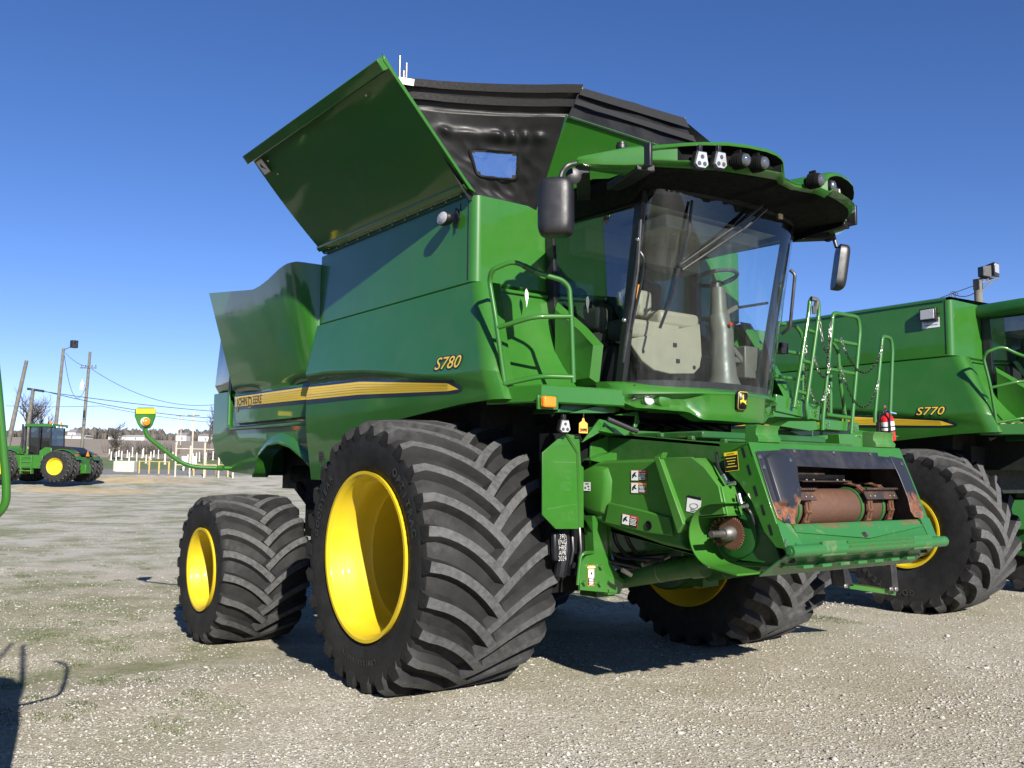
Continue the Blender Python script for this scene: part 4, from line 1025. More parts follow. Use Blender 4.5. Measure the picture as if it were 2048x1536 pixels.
stag = [(-.036, -.030), (-.028, -.022), (-.030, -.006), (-.038, -.004), (-.030, .002), (-.014, .006), (-.006, .012), (-.010, .024), (-.018, .026), (-.010, .032), (-.016, .048), (-.009, .040), (-.006, .054), (-.002, .040), (.004, .048), (.002, .034), (.006, .024), (.006, .012), (.014, .002), (.026, -.004), (.034, .012), (.036, .004), (.035, -.012), (.042, -.030), (.036, -.028), (.024, -.018), (.010, -.014), (-.006, -.010), (-.018, -.010), (-.022, -.020)]
mb.add(put(stag, .0265), [tuple(range(len(stag)))[::-1]], 0)
bd = mb.build('badge', ['stripe_yellow', 'decal_black'], fair, 180)

# ================================================================= RIGHT PLATFORM
mb = MB(); PX = 1.33
a = V((.86, -1.745, 0)); b = V((1.24, -1.60, 0)); c_ = V((1.33, -.9, 0)); d = V((1.36, -.9, 0))
prof = [(0, 2.285), (0.012, 2.275), (0.012, 2.165), (0, 2.155), (-.03, 2.16)]
ln = [V((.80, -1.74, 0)), V((1.27, -1.60, 0)), V((1.36, -.88, 0))]; dirs = [V((.35, -.95, 0)), V((.85, -.5, 0)), V((1, -.1, 0))]
mb.grid([[p+dv*o+V((0, 0, z)) for p, dv in zip(ln, dirs)] for o, z in prof])
mb.add([p+V((0, 0, 2.285)) for p in ln]+[V((.8, -.88, 2.285))], [(0, 1, 2, 3)]); mb.add([p+V((0, 0, 2.16)) for p in ln]+[V((.8, -.88, 2.16))], [(3, 2, 1, 0)])
plat = mb.build('platform', 'green_paint', combine, 30, recalc=True)
mb = MB(); mb.prism([at('x', 1.22, *p) for p in ((1130, 797), (1240, 797), (1240, 824), (1115, 825))], (-.3, 0, 0)); und = mb.build('platform_box', 'dark_green', combine, bev=.006)
mb = MB(); p0 = [at('x', 1.26, *p) for p in ((1140, 826), (1230, 803), (1232, 822), (1228, 826))]; mb.prism(p0, (-.02, 0, 0)); mb.build('box_bracket', 'green_paint', und)
mb = MB(); quad(mb, at('x', 1.225, 1127, 801), (0, 1, 0), (0, 0, 1), .085, .05, .002); mb.build('info_plate', 'dull_steel', und)
mb = MB()
for x in (1145, 1167, 1191): mb.ball(at('x', 1.225, x, 796), .011, 8)
mb.build('bolt', 'steel', und)
mb = MB(); mb.prism([at('x', 1.30, *p) for p in ((1076, 790), (1117, 790), (1117, 820), (1076, 818))], (-.02, 0, 0)); br = mb.build('lamp_bracket', 'green_paint', combine, bev=.003)
mb = MB(); P = at('x', 1.33, 1097, 804); mb.box(P, (.05, .115, .08)); mb.build('amber_lamp', 'amber', br, bev=.014, seg=3)
hexlamp(at('x', 1.30, 1130, 852), (1, -.25, -.05), combine, .72)
# railing on the right platform
rail_pts = [at('x', .98, 1010, 772), at('x', .95, 992, 640), at('x', .90, 979, 562), at('x', .95, 983, 540), at('x', 1.08, 1027, 521), at('x', 1.20, 1073, 545), at('x', 1.28, 1125, 560), at('x', 1.30, 1139, 575), at('x', 1.31, 1143, 640), at('x', 1.32, 1147, 765)]
mb = MB(); mb.tube(rnd_path(rail_pts, .07), .0185, 10)
mb.tube(rnd_path([at('x', .96, 996, 655), at('x', 1.2, 1068, 633), at('x', 1.31, 1143, 633)], .08), .0185, 10)
mb.tube(rnd_path([at('x', .98, 1008, 768), at('x', 1.2, 1083, 752), at('x', 1.32, 1146, 754)], .08), .0185, 10)
mb.build('platform_railing', 'green_paint', combine, 50)
mb = MB(); mb.tube([at('x', 1.20, 1073, 545)*.92+at('x', 1.08, 1027, 521)*.08, at('x', 1.25, 1078, 547)*.4+at('x', 1.08, 1027, 521)*.6], .0215, 10); mb.build('rail_grip', 'dark_green', combine)
# ================================================================= FEEDER HOUSE
F0, F1 = V((2.81, 0, 1.17)), V((2.53, 0, 1.865)); FU = (F1-F0).normalized(); FN = V((FU.z, 0, -FU.x)).normalized()
if FN.x < 0: FN = -FN
def fp(x, y, off=0): return atp(F0+FN*off, FN, x, y)
HW = .885
def fl(y, t, off=0): return F0 + V((0, y, 0)) + FU*t + FN*off     # face coordinates: across, up the face
FH = (F1-F0).length
mb = MB()  # body
sec = [[(.75, 2.02), (.75, 1.28)], [(2.35, 1.84), (2.45, 1.12)]]
for sy in (-1, 1): mb.prism([(.75, sy*.80, 2.0), (2.30, sy*.80, 1.86), (2.52, sy*.80, 1.2), (2.3, sy*.80, 1.05), (.8, sy*.80, 1.25)], (0, -sy*.03, 0))
mb.prism([(.75, -.8, 2.0), (2.30, -.8, 1.86), (2.31, -.8, 1.83), (.75, -.8, 1.96)], (0, 1.6, 0))
mb.prism([(.8, -.8, 1.25), (2.3, -.8, 1.05), (2.72, -.8, 1.07), (2.72, -.8, 1.10), (2.3, -.8, 1.08), (.8, -.8, 1.29)], (0, 1.6, 0))
for i in range(5): mb.box((1.0+.3*i, 0, 1.995-.028*i), (.05, 1.5, .03))
fh = mb.build('feeder_house', 'green_matt', combine, bev=.006)
mb = MB(); mb.add([(2.0, -.77, 1.12), (2.0, .77, 1.12), (2.0, .77, 1.82), (2.0, -.77, 1.82)], [(0, 1, 2, 3)]); mb.add([(2.0, -.77, 1.12), (2.0, .77, 1.12), (2.7, .77, 1.12), (2.7, -.77, 1.12)], [(3, 2, 1, 0)])
for sy in (-1, 1): mb.add([(2.0, sy*.77, 1.1), (2.80, sy*.77, 1.1), (2.54, sy*.77, 1.8), (2.0, sy*.77, 1.8)], [(0, 1, 2, 3)])
mb.build('feeder_throat', 'rusty_dark', combine)
# mouth frame: side plates, top bar, sill
mb = MB()
for sy in (-1, 1):
    pts = [at('y', -HW, *p) for p in ((1437, 885), (1496, 886), (1569, 1098), (1552, 1095), (1528, 1064), (1503, 1003), (1478, 966), (1457, 946))]
    pts = [V((p.x, sy*HW, p.z)) for p in pts]; mb.prism(pts, (0, -sy*.014, 0))
    mb.prism([fl(sy*HW, .02, -.01), fl(sy*HW, FH, -.01), fl(sy*(HW-.11), FH, -.01), fl(sy*(HW-.13), .02, -.01)], -FN*-.014)
mb.prism([fl(-HW, FH-.105, 0), fl(-HW, FH, 0), fl(HW, FH, 0), fl(HW, FH-.105, 0)], -FN*.016)
mb.prism([fl(-HW, FH, 0), fl(HW, FH, 0), fl(HW, FH+.005, -.26), fl(-HW, FH+.005, -.26)], (0, 0, -.014))
frm = mb.build('feeder_frame', 'green_paint', combine, bev=.004)
mb = MB()  # slots in the left plate (dark)
for px, py in ((1487, 905), (1498, 940), (1511, 982), (1526, 1020), (1541, 1060)):
    P = at('y', -HW-.0015, px, py); d = V((.09, 0, -.26)).normalized(); q = V((d.z, 0, -d.x))*.010
    mb.add([P-d*.035-q, P+d*.035-q, P+d*.035+q, P-d*.035+q], [(0, 1, 2, 3)])
mb.build('plate_slot', 'decal_black', frm)
# black wear plates round the mouth with rust
def face_poly(pts, off, th, mi=0, mbx=None): mbx.prism([fp(x, y, off) for x, y in pts], -FN*th, mi)
mb = MB()
face_poly(((1515, 902), (1561, 900), (1563, 897), (1755, 905), (1757, 912), (1798, 916), (1800, 926), (1793, 938), (1700, 937), (1597, 932), (1566, 930)), .012, .008, 0, mb)
wp = mb.build('wear_plate', 'wear_black', combine, bev=.003)
def rust_wear(name, seed):
    m, t, b = newmat(name)
    tc = t.nodes.new('ShaderNodeTexCoord'); sep = t.nodes.new('ShaderNodeSeparateXYZ'); t.links.new(tc.outputs['Object'], sep.inputs[0])
    n = noise(t, 7, 6, .6); a = node(t, 'ShaderNodeMath', operation='MULTIPLY_ADD'); a.inputs[1].default_value = .5; t.links.new(n, a.inputs[0]); t.links.new(sep.outputs[2], a.inputs[2])
    f = ramp(t, a.outputs[0], [(.0, 1), (.5, 0)])
    mr = node(t, 'ShaderNodeMapRange'); mr.inputs[1].default_value = 1.70; mr.inputs[2].default_value = 1.76; t.links.new(a.outputs[0], mr.inputs[0])
    r1 = ramp(t, noise(t, 18, 6, .7), [(.3, (.07, .028, .013)), (.55, (.15, .065, .03)), (.8, (.28, .15, .07))])
    f2 = ramp(t, noise(t, 5, 3, .5), [(.60, 0), (.62, 1)])
    c = mixc(t, mr.outputs[0], r1, (.014, .016, .022)); c = mixc(t, f2, c, (.014, .016, .022))
    t.links.new(c, b.inputs['Base Color']); b.inputs['Roughness'].default_value = .42
rust_wear('rusty_wear', 1)
mb = MB(); face_poly(((1780, 912), (1805, 917), (1815, 940), (1833, 985), (1848, 1030), (1846, 1037), (1830, 1034), (1822, 1022), (1816, 995), (1808, 975), (1798, 950)), .013, .008, 0, mb)
mb.build('wear_plate', 'rusty_wear', combine, bev=.003)
mb = MB(); face_poly(((1512, 903), (1580, 903), (1595, 932), (1598, 960), (1603, 982), (1603, 1000), (1594, 1020), (1590, 1036), (1592, 1050), (1572, 1046), (1556, 1036), (1543, 1000)), .014, .009, 0, mb)
g = [fp(x, y, .014) for x, y in ((1526, 915), (1540, 905), (1560, 905), (1572, 915), (1590, 985), (1582, 1000), (1576, 1015), (1556, 1010))]
cen = sum(g, V((0, 0, 0)))/8; g2 = [p.lerp(cen, .32)+FN*.036 for p in g]; g1 = [p.lerp(cen, .08)+FN*.024 for p in g]
n = 8; mb.add(g+g1+g2, [(i, (i+1) % n, n+(i+1) % n, n+i) for i in range(n)]+[(n+i, n+(i+1) % n, 2*n+(i+1) % n, 2*n+i) for i in range(n)]+[tuple(range(2*n, 3*n))])
mb.build('wear_plate', 'rusty_wear', combine, 50, bev=.004, recalc=True)
mb = MB()
for x, y in ((1519, 914), (1527, 935), (1580, 921), (1587, 902), (1666, 905), (1739, 908), (1802, 928), (1557, 1024), (1576, 1035), (1834, 1028), (1841, 1017)):
    P = fp(x, y, .014); mb.cyl(P, P+FN*.008, .016, 12); mb.cyl(P+FN*.008, P+FN*.014, .009, 6)
mb.build('bolt', 'steel', wp)
# lips on the top bar
mb = MB()
for xa, xb, ya, yb in ((1517, 1561, 862, 887), (1752, 1790, 874, 897)):
    A = fp(xa, yb, .0); B = fp(xb, yb, 0); A.z = B.z = F1.z-.005
    pr = [V((0, 0, 0)), V((.03, 0, .008)), V((.035, 0, .035)), V((.012, 0, .06)), V((.012, 0, .09)), V((.03, 0, .12)), V((-.08, 0, .125)), V((-.08, 0, 0))]
    mb.prism([A+p+V((-.03, 0, 0)) for p in pr], V((0, B.y-A.y, 0)))
mb.build('saddle_hook', 'green_worn', frm, bev=.004)
# sill and bottom roll
mb = MB()
L0, L1 = fl(-.75, .20, -.02), fl(.75, .20, -.02)
def rowf(t, off, w=HW): return [fl(-w, t, off), fl(0, t, off), fl(w, t, off)]
mb.grid([rowf(.20, -.10, .74), rowf(.185, .0, .74), rowf(.165, .012, .74), rowf(.14, .012, .74)], 1); 
mb.grid([rowf(.14, .010, .76), rowf(.05, .028, .80), rowf(.03, .045, .82)], 0)
mb.prism([fl(-.74, .125, .013), fl(0, .055, .030), fl(.74, .125, .013), fl(.74, .14, .012), fl(-.74, .14, .012)], FN*.010, 0)
A = fl(-HW-.01, .0, .04); B = fl(HW+.02, .0, .04)
mb.cyl(A, B, .038, 18); mb.cyl(A-V((0, .004, 0)), A-V((0, .012, 0)), .022, 10)
for y0, y1 in ((-.60, -.34), (.46, .70)): mb.prism([fl(y0, -.045, .05), fl(y0, .04, .085), fl(y1, .04, .085), fl(y1, -.045, .05)], -FN*.03)
mb.prism([fl(-.33, -.04, .03), fl(-.33, .035, .088), fl(.45, .035, .088), fl(.45, -.04, .03)], -FN*.03, 0)
mb.prism([fl(-.33, -.018, .068), fl(-.33, .002, .087), fl(.45, .002, .087), fl(.45, -.018, .068)], FN*.003, 1)
mb.prism([fl(-HW, .0, .02), fl(HW, .0, .02), fl(HW, -.06, -.25), fl(-HW, -.06, -.25)], (0, 0, -.012))
for i in range(7): y = -.6+.2*i; mb.box(fl(y, -.05, -.10)+V((0, 0, -.015)), (.06, .10, .02))
for sy in (-1, 1):
    mb.prism([fl(sy*HW, .02, .0), fl(sy*HW, .19, .0), fl(sy*.76, .19, .0), fl(sy*.74, .06, .02), fl(sy*.74, .02, .03)], FN*.012)
sill = mb.build('feeder_sill', ['green_scuffed', 'green_rusty'], combine, bev=.004)
mb = MB(); P = fp(1727, 1070, .03); mb.tube([P, P+FN*.03], [.024, .016], 6); 
for x, y in ((1574, 1086), (1580, 1078), (1593, 1082), (1845, 1072), (1852, 1067), (1858, 1064)): Q = fp(x, y, .014); mb.tube([Q+(fl(0, .02)-fl(0, 0))*math.cos(t)+V((0, .02*math.sin(t), 0)) for t in (2*PI*k/14 for k in range(14))], .004, 5, closed=True)
mb.build('bolt', 'dull_steel', sill)
# drum, slats and chains inside the mouth
DC = V((2.42, 0, 1.425)); DR = .135
mb = MB(); mb.lathe([(-.72, .001), (-.72, DR*.9), (-.70, DR), (.70, DR), (.72, DR*.9), (.72, .001)], DC, 'y', 40)
drum = mb.build('feeder_drum', 'rust_drum', combine)
for y in (-.37, .36, .63):
    mb = MB(); mb.lathe([(y-.04, DR+.001), (y-.04, DR+.012), (y-.022, DR+.012), (y-.022, DR+.001)], DC, 'y', 40); mb.build('drum_band', 'green_scuffed', drum)
mb = MB()
def loop(k, n, rr=DR+.035):
    t = k/n*(2*PI+8)
    if t < PI: return DC.x+rr*math.sin(t), DC.z+rr*math.cos(t)
    if t < PI+4: return DC.x-(t-PI)*.1, DC.z-rr
    t -= 4
    if t < 2*PI: return DC.x-.4-rr*0, DC.z-rr+ (t-PI)/PI*2*rr
    return DC.x-.4+(t-2*PI)*.1, DC.z+rr
for y in (-.68, -.34, .39, .66):
    mb = MB()
    for k in range(34):
        x, z = loop(k, 34); x2, z2 = loop(k+1, 34); 
        for o in (-.018, .018): mb.beam((x, y+o, z), (x2, y+o, z2), .008, .024, (0, 1, 0))
        mb.cyl((x, y-.026, z), (x, y+.026, z), .010, 6)
    mb.build('conveyor_chain', 'rust', drum)
for (y0, y1, a) in ((-.72, -.27, 62), (.32, .72, 62), (-.38, .40, 178), (-.25, .33, 8)):
    t = math.radians(a); rr = DR+.055; P = V((DC.x+rr*math.sin(t), 0, DC.z+rr*math.cos(t))); rd = V((math.sin(t), 0, math.cos(t))); tn = V((math.cos(t), 0, -math.sin(t)))
    mb = MB()
    mb.prism([P+V((0, y0, 0))-tn*.035, P+V((0, y1, 0))-tn*.035, P+V((0, y1, 0))+tn*.035, P+V((0, y0, 0))+tn*.035], rd*.006)
    mb.prism([P+V((0, y0, 0))-tn*.035, P+V((0, y1, 0))-tn*.035, P+V((0, y1, 0))-tn*.028, P+V((0, y0, 0))-tn*.028], rd*.04)
    for k in range(18): y = lerp(y0, y1, (k+.5)/18); mb.box(P+V((0, y, 0))-tn*.035+rd*.035, (.012, .014, .014))
    sl_ = mb.build('feeder_slat', 'rusty_dark', drum)
    mb = MB()
    for f in (.12, .26, .74, .88):
        for y in (lerp(y0, y1, f),): mb.ball(P+V((0, y, 0))+tn*.012+rd*.008, .011, 8)
    mb.build('bolt', 'dull_steel', drum)
mb = MB(); mb.box((2.35, .50, 1.16), (.25, .06, .10)); mb.prism([(2.45, .55, 1.1), (2.45, .55, 1.26), (2.3, .66, 1.24), (2.3, .66, 1.1)], (.03, .05, 0)); mb.box((2.3, 0, 1.13), (.4, 1.5, .03)); mb.build('feeder_floor', 'rust', combine, bev=.006)

# moulded side cover of the feeder drive (right side)
def cy(x, y, Y=-.95): return at('y', Y, x, y)
out = [(1163, 936), (1180, 927), (1210, 921), (1270, 919), (1322, 917), (1388, 915), (1412, 934), (1441, 972), (1447, 1000), (1453, 1027), (1394, 1033), (1376, 1045), (1367, 1062), (1370, 1085), (1380, 1101), (1330, 1090), (1260, 1066), (1215, 1050), (1185, 1034), (1163, 1020)]
mb = MB(); O = [cy(*p) for p in out]; n = len(O)
cen = cy(1290, 985)
mid = [p.lerp(cen, .03)+V((0, -.0, 0)) for p in O]; back = [V((p.x, -.82, p.z)) for p in O]
sid = [V((p.x, -.985, p.z)) for p in [q.lerp(cen, .05) for q in O]]
mb.add(back+O+sid, [(i, (i+1) % n, n+(i+1) % n, n+i) for i in range(n)]+[(n+i, n+(i+1) % n, 2*n+(i+1) % n, 2*n+i) for i in range(n)]+[tuple(range(2*n, 3*n))])
cov = mb.build('drive_cover', 'green_plastic', combine, 40, bev=.012, recalc=True)
# raised swell at the rear and the long rib
mb = MB(); sw = [(1163, 940), (1190, 930), (1218, 934), (1226, 960), (1224, 1000), (1212, 1030), (1185, 1030), (1163, 1017)]
O = [cy(*p, -.98) for p in sw]; cen = cy(1185, 980, -.98); k = len(O)
L1_ = [p.lerp(cen, .12)+V((0, -.035, 0)) for p in O]; L2_ = [p.lerp(cen, .28)+V((0, -.05, 0)) for p in O]
mb.add(O+L1_+L2_, [(i, (i+1) % k, k+(i+1) % k, k+i) for i in range(k)]+[(k+i, k+(i+1) % k, 2*k+(i+1) % k, 2*k+i) for i in range(k)]+[tuple(range(2*k, 3*k))])
mb.prism([cy(1223, 1005, -.975), cy(1290, 1020, -.975), cy(1345, 1034, -.975), cy(1352, 1072, -.975), cy(1300, 1066, -.975), cy(1215, 1046, -.975)], (0, -.035, 0))
mb.prism([cy(1215, 1033, -.98), cy(1232, 1033, -.98), cy(1234, 1053, -.98), cy(1214, 1048, -.98)], (0, -.02, 0))
mb.build('cover_swell', 'green_plastic', cov, 50, bev=.016, seg=3, recalc=True)
mb = MB(); P = cy(1297, 1051, -1.012); mb.lathe([(0, .001), (0, .026), (-.006, .03), (-.002, .034)], P, 'y', 18, mi=0); mb.build('access_hole', 'dark_interior', cov)
# front door of the cover with its strap edge and half round guard
mb = MB(); A = cy(1318, 914, -1.0); B = cy(1365, 1062, -1.0)
mb.prism([A, cy(1329, 914, -1.0), cy(1378, 1048, -1.0), cy(1366, 1066, -1.0), B], (0, -.055, 0)); mb.prism([A, cy(1336, 905, -1.0), cy(1332, 918, -1.0)], (0, -.05, 0))
mb.prism([cy(1329, 916, -.985), cy(1388, 914, -.985), cy(1414, 934, -.985), cy(1443, 972, -.985), cy(1455, 1028, -.985), cy(1394, 1033, -.985), cy(1378, 1046, -.985)], (0, -.03, 0))
mb.prism([cy(1443, 972, -1.0), cy(1455, 1028, -1.0), cy(1452, 1033, -1.0), cy(1440, 974, -1.0)], (0, .18, 0)); mb.prism([cy(1394, 1034, -1.0), cy(1455, 1029, -1.0), cy(1455, 1032, -1.0), cy(1394, 1037, -1.0)], (0, .18, 0))
mb.build('cover_door', 'green_plastic', cov, bev=.010, seg=3, recalc=True)
SPC = at('y', -.93, 1457, 1067); GR = .20
mb = MB(); ang = [lerp(95, 262, i/20) for i in range(21)]
gc = V((SPC.x-.02, 0, SPC.z-.01))
def ga(r, a, y): t = math.radians(a); return V((gc.x+r*math.cos(t), y, gc.z+r*math.sin(t)))
rowsg = [[ga(GR, a, -1.06) for a in ang], [ga(GR-.002, a, -.82) for a in ang]]
mb.grid(rowsg); mb.grid([[ga(GR+.006, a, -1.06) for a in ang], [ga(GR+.006, a, -.82) for a in ang]], flip=True); mb.grid([[ga(GR+.006, a, -1.06) for a in ang], [ga(GR, a, -1.06) for a in ang]])
e = ga(GR, 262, -1.06); mb.prism([e, e+V((.13, 0, -.02)), e+V((.22, 0, -.03)), e+V((.22, 0, -.042)), e+V((0, 0, -.012))], (0, .24, 0))
e = ga(GR, 95, -1.06); mb.prism([e, e+V((.12, 0, .01)), e+V((.12, 0, .018)), e+V((0, 0, .01))], (0, .24, 0))
mb.build('shaft_guard', 'green_plastic', cov, 60, recalc=True)
# sprocket and shaft
mb = MB(); NTH = 38; prs = []
for k in range(NTH*2):
    a = PI*k/NTH; r = .108 if k % 2 else .094; prs.append(V((SPC.x+r*math.cos(a), -.895, SPC.z+r*math.sin(a))))
mb.prism(prs, (0, -.012, 0)); sp = mb.build('drive_sprocket', 'rust', combine)
mb = MB(); mb.tube([(SPC.x, -.89, SPC.z), (SPC.x, -.95, SPC.z), (SPC.x, -.965, SPC.z), (SPC.x, -.985, SPC.z), (SPC.x, -.985, SPC.z), (SPC.x, -1.10, SPC.z)], [.05, .05, .042, .036, .022, .021], 20); mb.build('drive_shaft', 'dull_steel', sp)
mb = MB()
for k in range(9): a = math.radians(95+18*k); mb.cyl((SPC.x-.05+.125*math.cos(a), -.86, SPC.z+.09*math.sin(a)), (SPC.x-.05+.125*math.cos(a), -.905, SPC.z+.09*math.sin(a)), .012, 8)
mb.build('roller_chain', 'rust', sp)
mb = MB(); mb.lathe([(0, .16), (-.02, .16), (-.025, .14), (-.025, .001)], V((SPC.x, -.83, SPC.z)), 'y', 24); mb.prism([at('y', -.83, *p) for p in ((1440, 1000), (1500, 990), (1552, 1095), (1565, 1130), (1480, 1120), (1440, 1100))], (0, .03, 0)); mb.build('bearing_plate', 'dark_green', combine)
# stickers on the cover
X_, Z_ = V((1, 0, 0)), V((0, 0, 1))
def lab(nm, px, py, wpx, hpx, head, hc, lay='h', Y=-1.016, tilt=0, par=None):
    P = at('y', Y, px, py); A = at('y', Y, px-wpx/2, py); B = at('y', Y, px+wpx/2, py); T = at('y', Y, px, py-hpx/2); Bm = at('y', Y, px, py+hpx/2)
    ux = V((1, 0, tilt)); return warn_label(nm, par or cov, P, ux, V((-tilt, 0, 1)), (B-A).length, (T-Bm).length, head, hc, lay)
lab('warning_label', 1278, 951, 32, 22, 'DANGER', 2, 'h', -.988); lab('warning_label', 1278, 976, 32, 22, 'WARNING', 3, 'h', -.988); lab('warning_label', 1260, 1041, 32, 22, 'DANGER', 2, 'h', -1.014, -.12)
mb = MB(); P = at('y', -1.017, 1388, 1009); quad(mb, P, (1, 0, -.14), (.14, 0, 1), .125, .11, .002, 0); quad(mb, P, (1, 0, -.14), (.14, 0, 1), .125, .018, .003, 1, 0, .046)
for k in range(14): a = 2*PI*k/14; quad(mb, P+V((.035*math.cos(a), 0, .015*math.sin(a)-.01)), (math.sin(a), 0, -math.cos(a)), (math.cos(a), 0, math.sin(a)), .018, .0025, .003, 1)
for i in range(2): quad(mb, P, (1, 0, -.14), (.14, 0, 1), .07, .005, .003, 1, .01, -.035-.012*i)
mb.build('drive_diagram_label', ['label_white', 'decal_black'], cov, 180)
mb = MB(); P = at('y', -1.032, 1175, 973); quad(mb, P, (1, 0, 0), (0, 0, 1), .08, .065, .004, 0)
for dx, dz, w_, h_ in ((0, .02, .04, .008), (-.02, -.01, .015, .015), (.015, .0, .02, .01), (0.02, -.02, .02, .006)): quad(mb, P, (1, 0, 0), (0, 0, 1), w_, h_, .005, 1, dx, dz)
mb.build('small_label', ['label_white', 'decal_black'], cov, 180)
P = at('y', -HW-.001, 1463, 923)
warn_label('caution_label', frm, P, V((1, 0, .10)), V((-.10, 0, 1)), .115, .125, 'CAUTION', 4, 'c')
# hoses on the feeder side
mb = MB()
mb.tube(rnd_path([at('y', -.86, 1432, 905), at('y', -.9, 1436, 935), at('y', -.92, 1448, 955), at('y', -.93, 1458, 965)], .05), .011, 8)
mb.tube(rnd_path([at('y', -.88, 1478, 985), at('y', -.9, 1481, 1010), at('y', -.9, 1500, 1020), at('y', -.86, 1510, 1050)], .05), .010, 8)
mb.build('feeder_hose', 'black_plastic', combine)
mb = MB()
for a, b in (((1446, 950), (1456, 968)), ((1458, 968), (1470, 966)), ((1477, 988), (1482, 1008)), ((1483, 1014), (1495, 1011))): mb.cyl(at('y', -.93, *a), at('y', -.93, *b), .014, 8)
mb.build('hose_fitting', 'steel', combine)

# ---- green plates and stuff under the platform
mb = MB()
mb.prism([at('x', 1.22, *p) for p in ((1085, 905), (1128, 868), (1152, 905), (1160, 935), (1160, 1052), (1157, 1058), (1112, 1058), (1085, 1030))], (-.012, 0, 0))
mb.prism([at('x', 1.22, *p) for p in ((1129, 868), (1152, 872), (1156, 930), (1161, 935), (1161, 1055), (1157, 1055), (1152, 905))], (.02, .015, 0))
mb.build('side_plate', 'green_paint', combine, bev=.003)
mb = MB()
mb.prism([at('x', 1.1, *p) for p in ((1182, 885), (1220, 870), (1222, 900), (1215, 928), (1180, 928))], (-.02, 0, 0))
mb.prism([at('x', 1.28, *p) for p in ((1165, 885), (1200, 838), (1268, 855), (1272, 832), (1230, 830), (1276, 822), (1280, 845), (1262, 872), (1200, 865))], (-.02, 0, 0))
mb.prism([at('x', 1.30, *p) for p in ((1200, 862), (1212, 852), (1262, 862), (1252, 872))], (-.2, 0, 0))
mb.prism([at('x', 1.30, *p) for p in ((1298, 818), (1352, 820), (1352, 828), (1297, 825))], (-.05, 0, 0))
mb.prism([at('x', 1.2, *p) for p in ((1180, 920), (1220, 905), (1330, 912), (1330, 918), (1200, 925))], (-.1, 0, 0))
mb.build('under_bracket', 'green_paint', combine, bev=.004)
mb = MB(); mb.tube([at('x', 1.35, 1215, 838), at('x', 1.42, 1262, 858), at('x', 1.44, 1275, 862)], .02, 10); mb.build('rubber_stop', 'black_plastic', combine)
mb = MB()
mb.box((1.0, 0, 2.14), (.5, 1.5, .10)); mb.box((.8, 0, 2.0), (.1, 1.9, .3))
for i in range(6): mb.tube([(1.0, -.5+.2*i, 2.09), (1.15, -.45+.2*i, 2.03), (.9, -.4+.18*i, 1.97)], .015, 6)
mb.box((1.0, -1.1, 1.5), (.12, .5, .9)); mb.box((.75, -.95, 1.0), (.3, .5, .5))
mb.build('cab_support', 'dark_interior', combine)
mb = MB(); mb.box((1.45, -.78+.78, 1.935), (1.1, 1.45, .05)); mb.build('feeder_top_bar', 'dark_green', combine, bev=.01)
# lower right mast plate with grab bar and label, lift cylinders
mb = MB()
mb.prism([at('x', 1.2, *p) for p in ((1172, 1112), (1188, 1108), (1210, 1140), (1216, 1185), (1160, 1180), (1160, 1130))], (-.02, 0, 0))
mb.prism([at('x', 1.16, *p) for p in ((1170, 1040), (1215, 1050), (1218, 1185), (1240, 1186), (1238, 1150), (1224, 1130), (1222, 1052))], (-.06, 0, 0))
mb.beam(at('x', 1.12, 1190, 1030), at('x', 1.12, 1196, 1180), .14, .1); mb.prism([at('x', 1.15, *p) for p in ((1216, 1140), (1250, 1160), (1240, 1188), (1216, 1190))], (-.06, .0, 0))
mst = mb.build('mast_plate', 'green_paint', combine, bev=.005)
mb = MB(); mb.tube(rnd_path([at('x', 1.24, 1155, 1170), at('x', 1.24, 1161, 1112), at('x', 1.24, 1170, 1105), at('x', 1.2, 1186, 1105)], .04), .013, 8)
for x, y in ((1199, 1133), (1197, 1167), (1166, 1165)): P = at('x', 1.2, x, y); mb.cyl(P, P+V((.03, 0, 0)), .018, 6)
mb.build('grab_bar', 'green_paint', mst)
P = at('x', 1.2025, 1182, 1151); warn_label('warning_label', mst, P, V((0, 1, 0)), V((0, 0, 1)), .065, .15, 'WARNING', 3, 'v')
for sy in (-1, 1):
    A = V((.78, sy*.62, .78)); B = V((1.85, sy*.55, 1.005)); Cc = V((2.35, sy*.52, 1.11))
    mb = MB(); mb.tube([A, A.lerp(B, .05), A.lerp(B, .9), A.lerp(B, .9), B], [.07, .075, .075, .088, .088], 20)
    mb.box(A, (.2, .2, .2)); cyl_ = mb.build('lift_cylinder', 'green_matt', combine, bev=.004)
    mb = MB(); mb.tube([B, Cc], .032, 14); mb.build('piston_rod', 'chrome', cyl_)
    mb = MB()
    for f in (.28, .62): P = A.lerp(B, f); d = (B-A).normalized(); mb.tube([P, P+d*.012], .0765, 20)
    mb.build('cylinder_band', 'dull_steel', cyl_)
mb = MB(); mb.beam((1.2, -.1, .92), (2.0, .1, .98), .09, .12); mb.beam((1.0, .2, .86), (2.15, .35, 1.05), .1, .1); mb.cyl((1.95, -.1, .98), (1.95, .3, .98), .04, 10); mb.build('feeder_strut', 'green_matt', combine)
mb = MB(); rnd = random.Random(5)
for i in range(5):
    P = V((1.0+.05*rnd.random(), -.95+.11*i, 1.0)); mb.tube(rnd_path([P+V((-.1, 0, .5)), P+V((.05*rnd.random(), -.05, .12)), P+V((.12*rnd.random(), .1, -.10+.1*rnd.random())), P+V((.15+.3*rnd.random(), .28+.2*rnd.random(), .12*rnd.random()-.1))], .15), .012+.006*rnd.random(), 7)
mb.build('hydraulic_hoses', 'black_plastic', combine)
mb = MB()
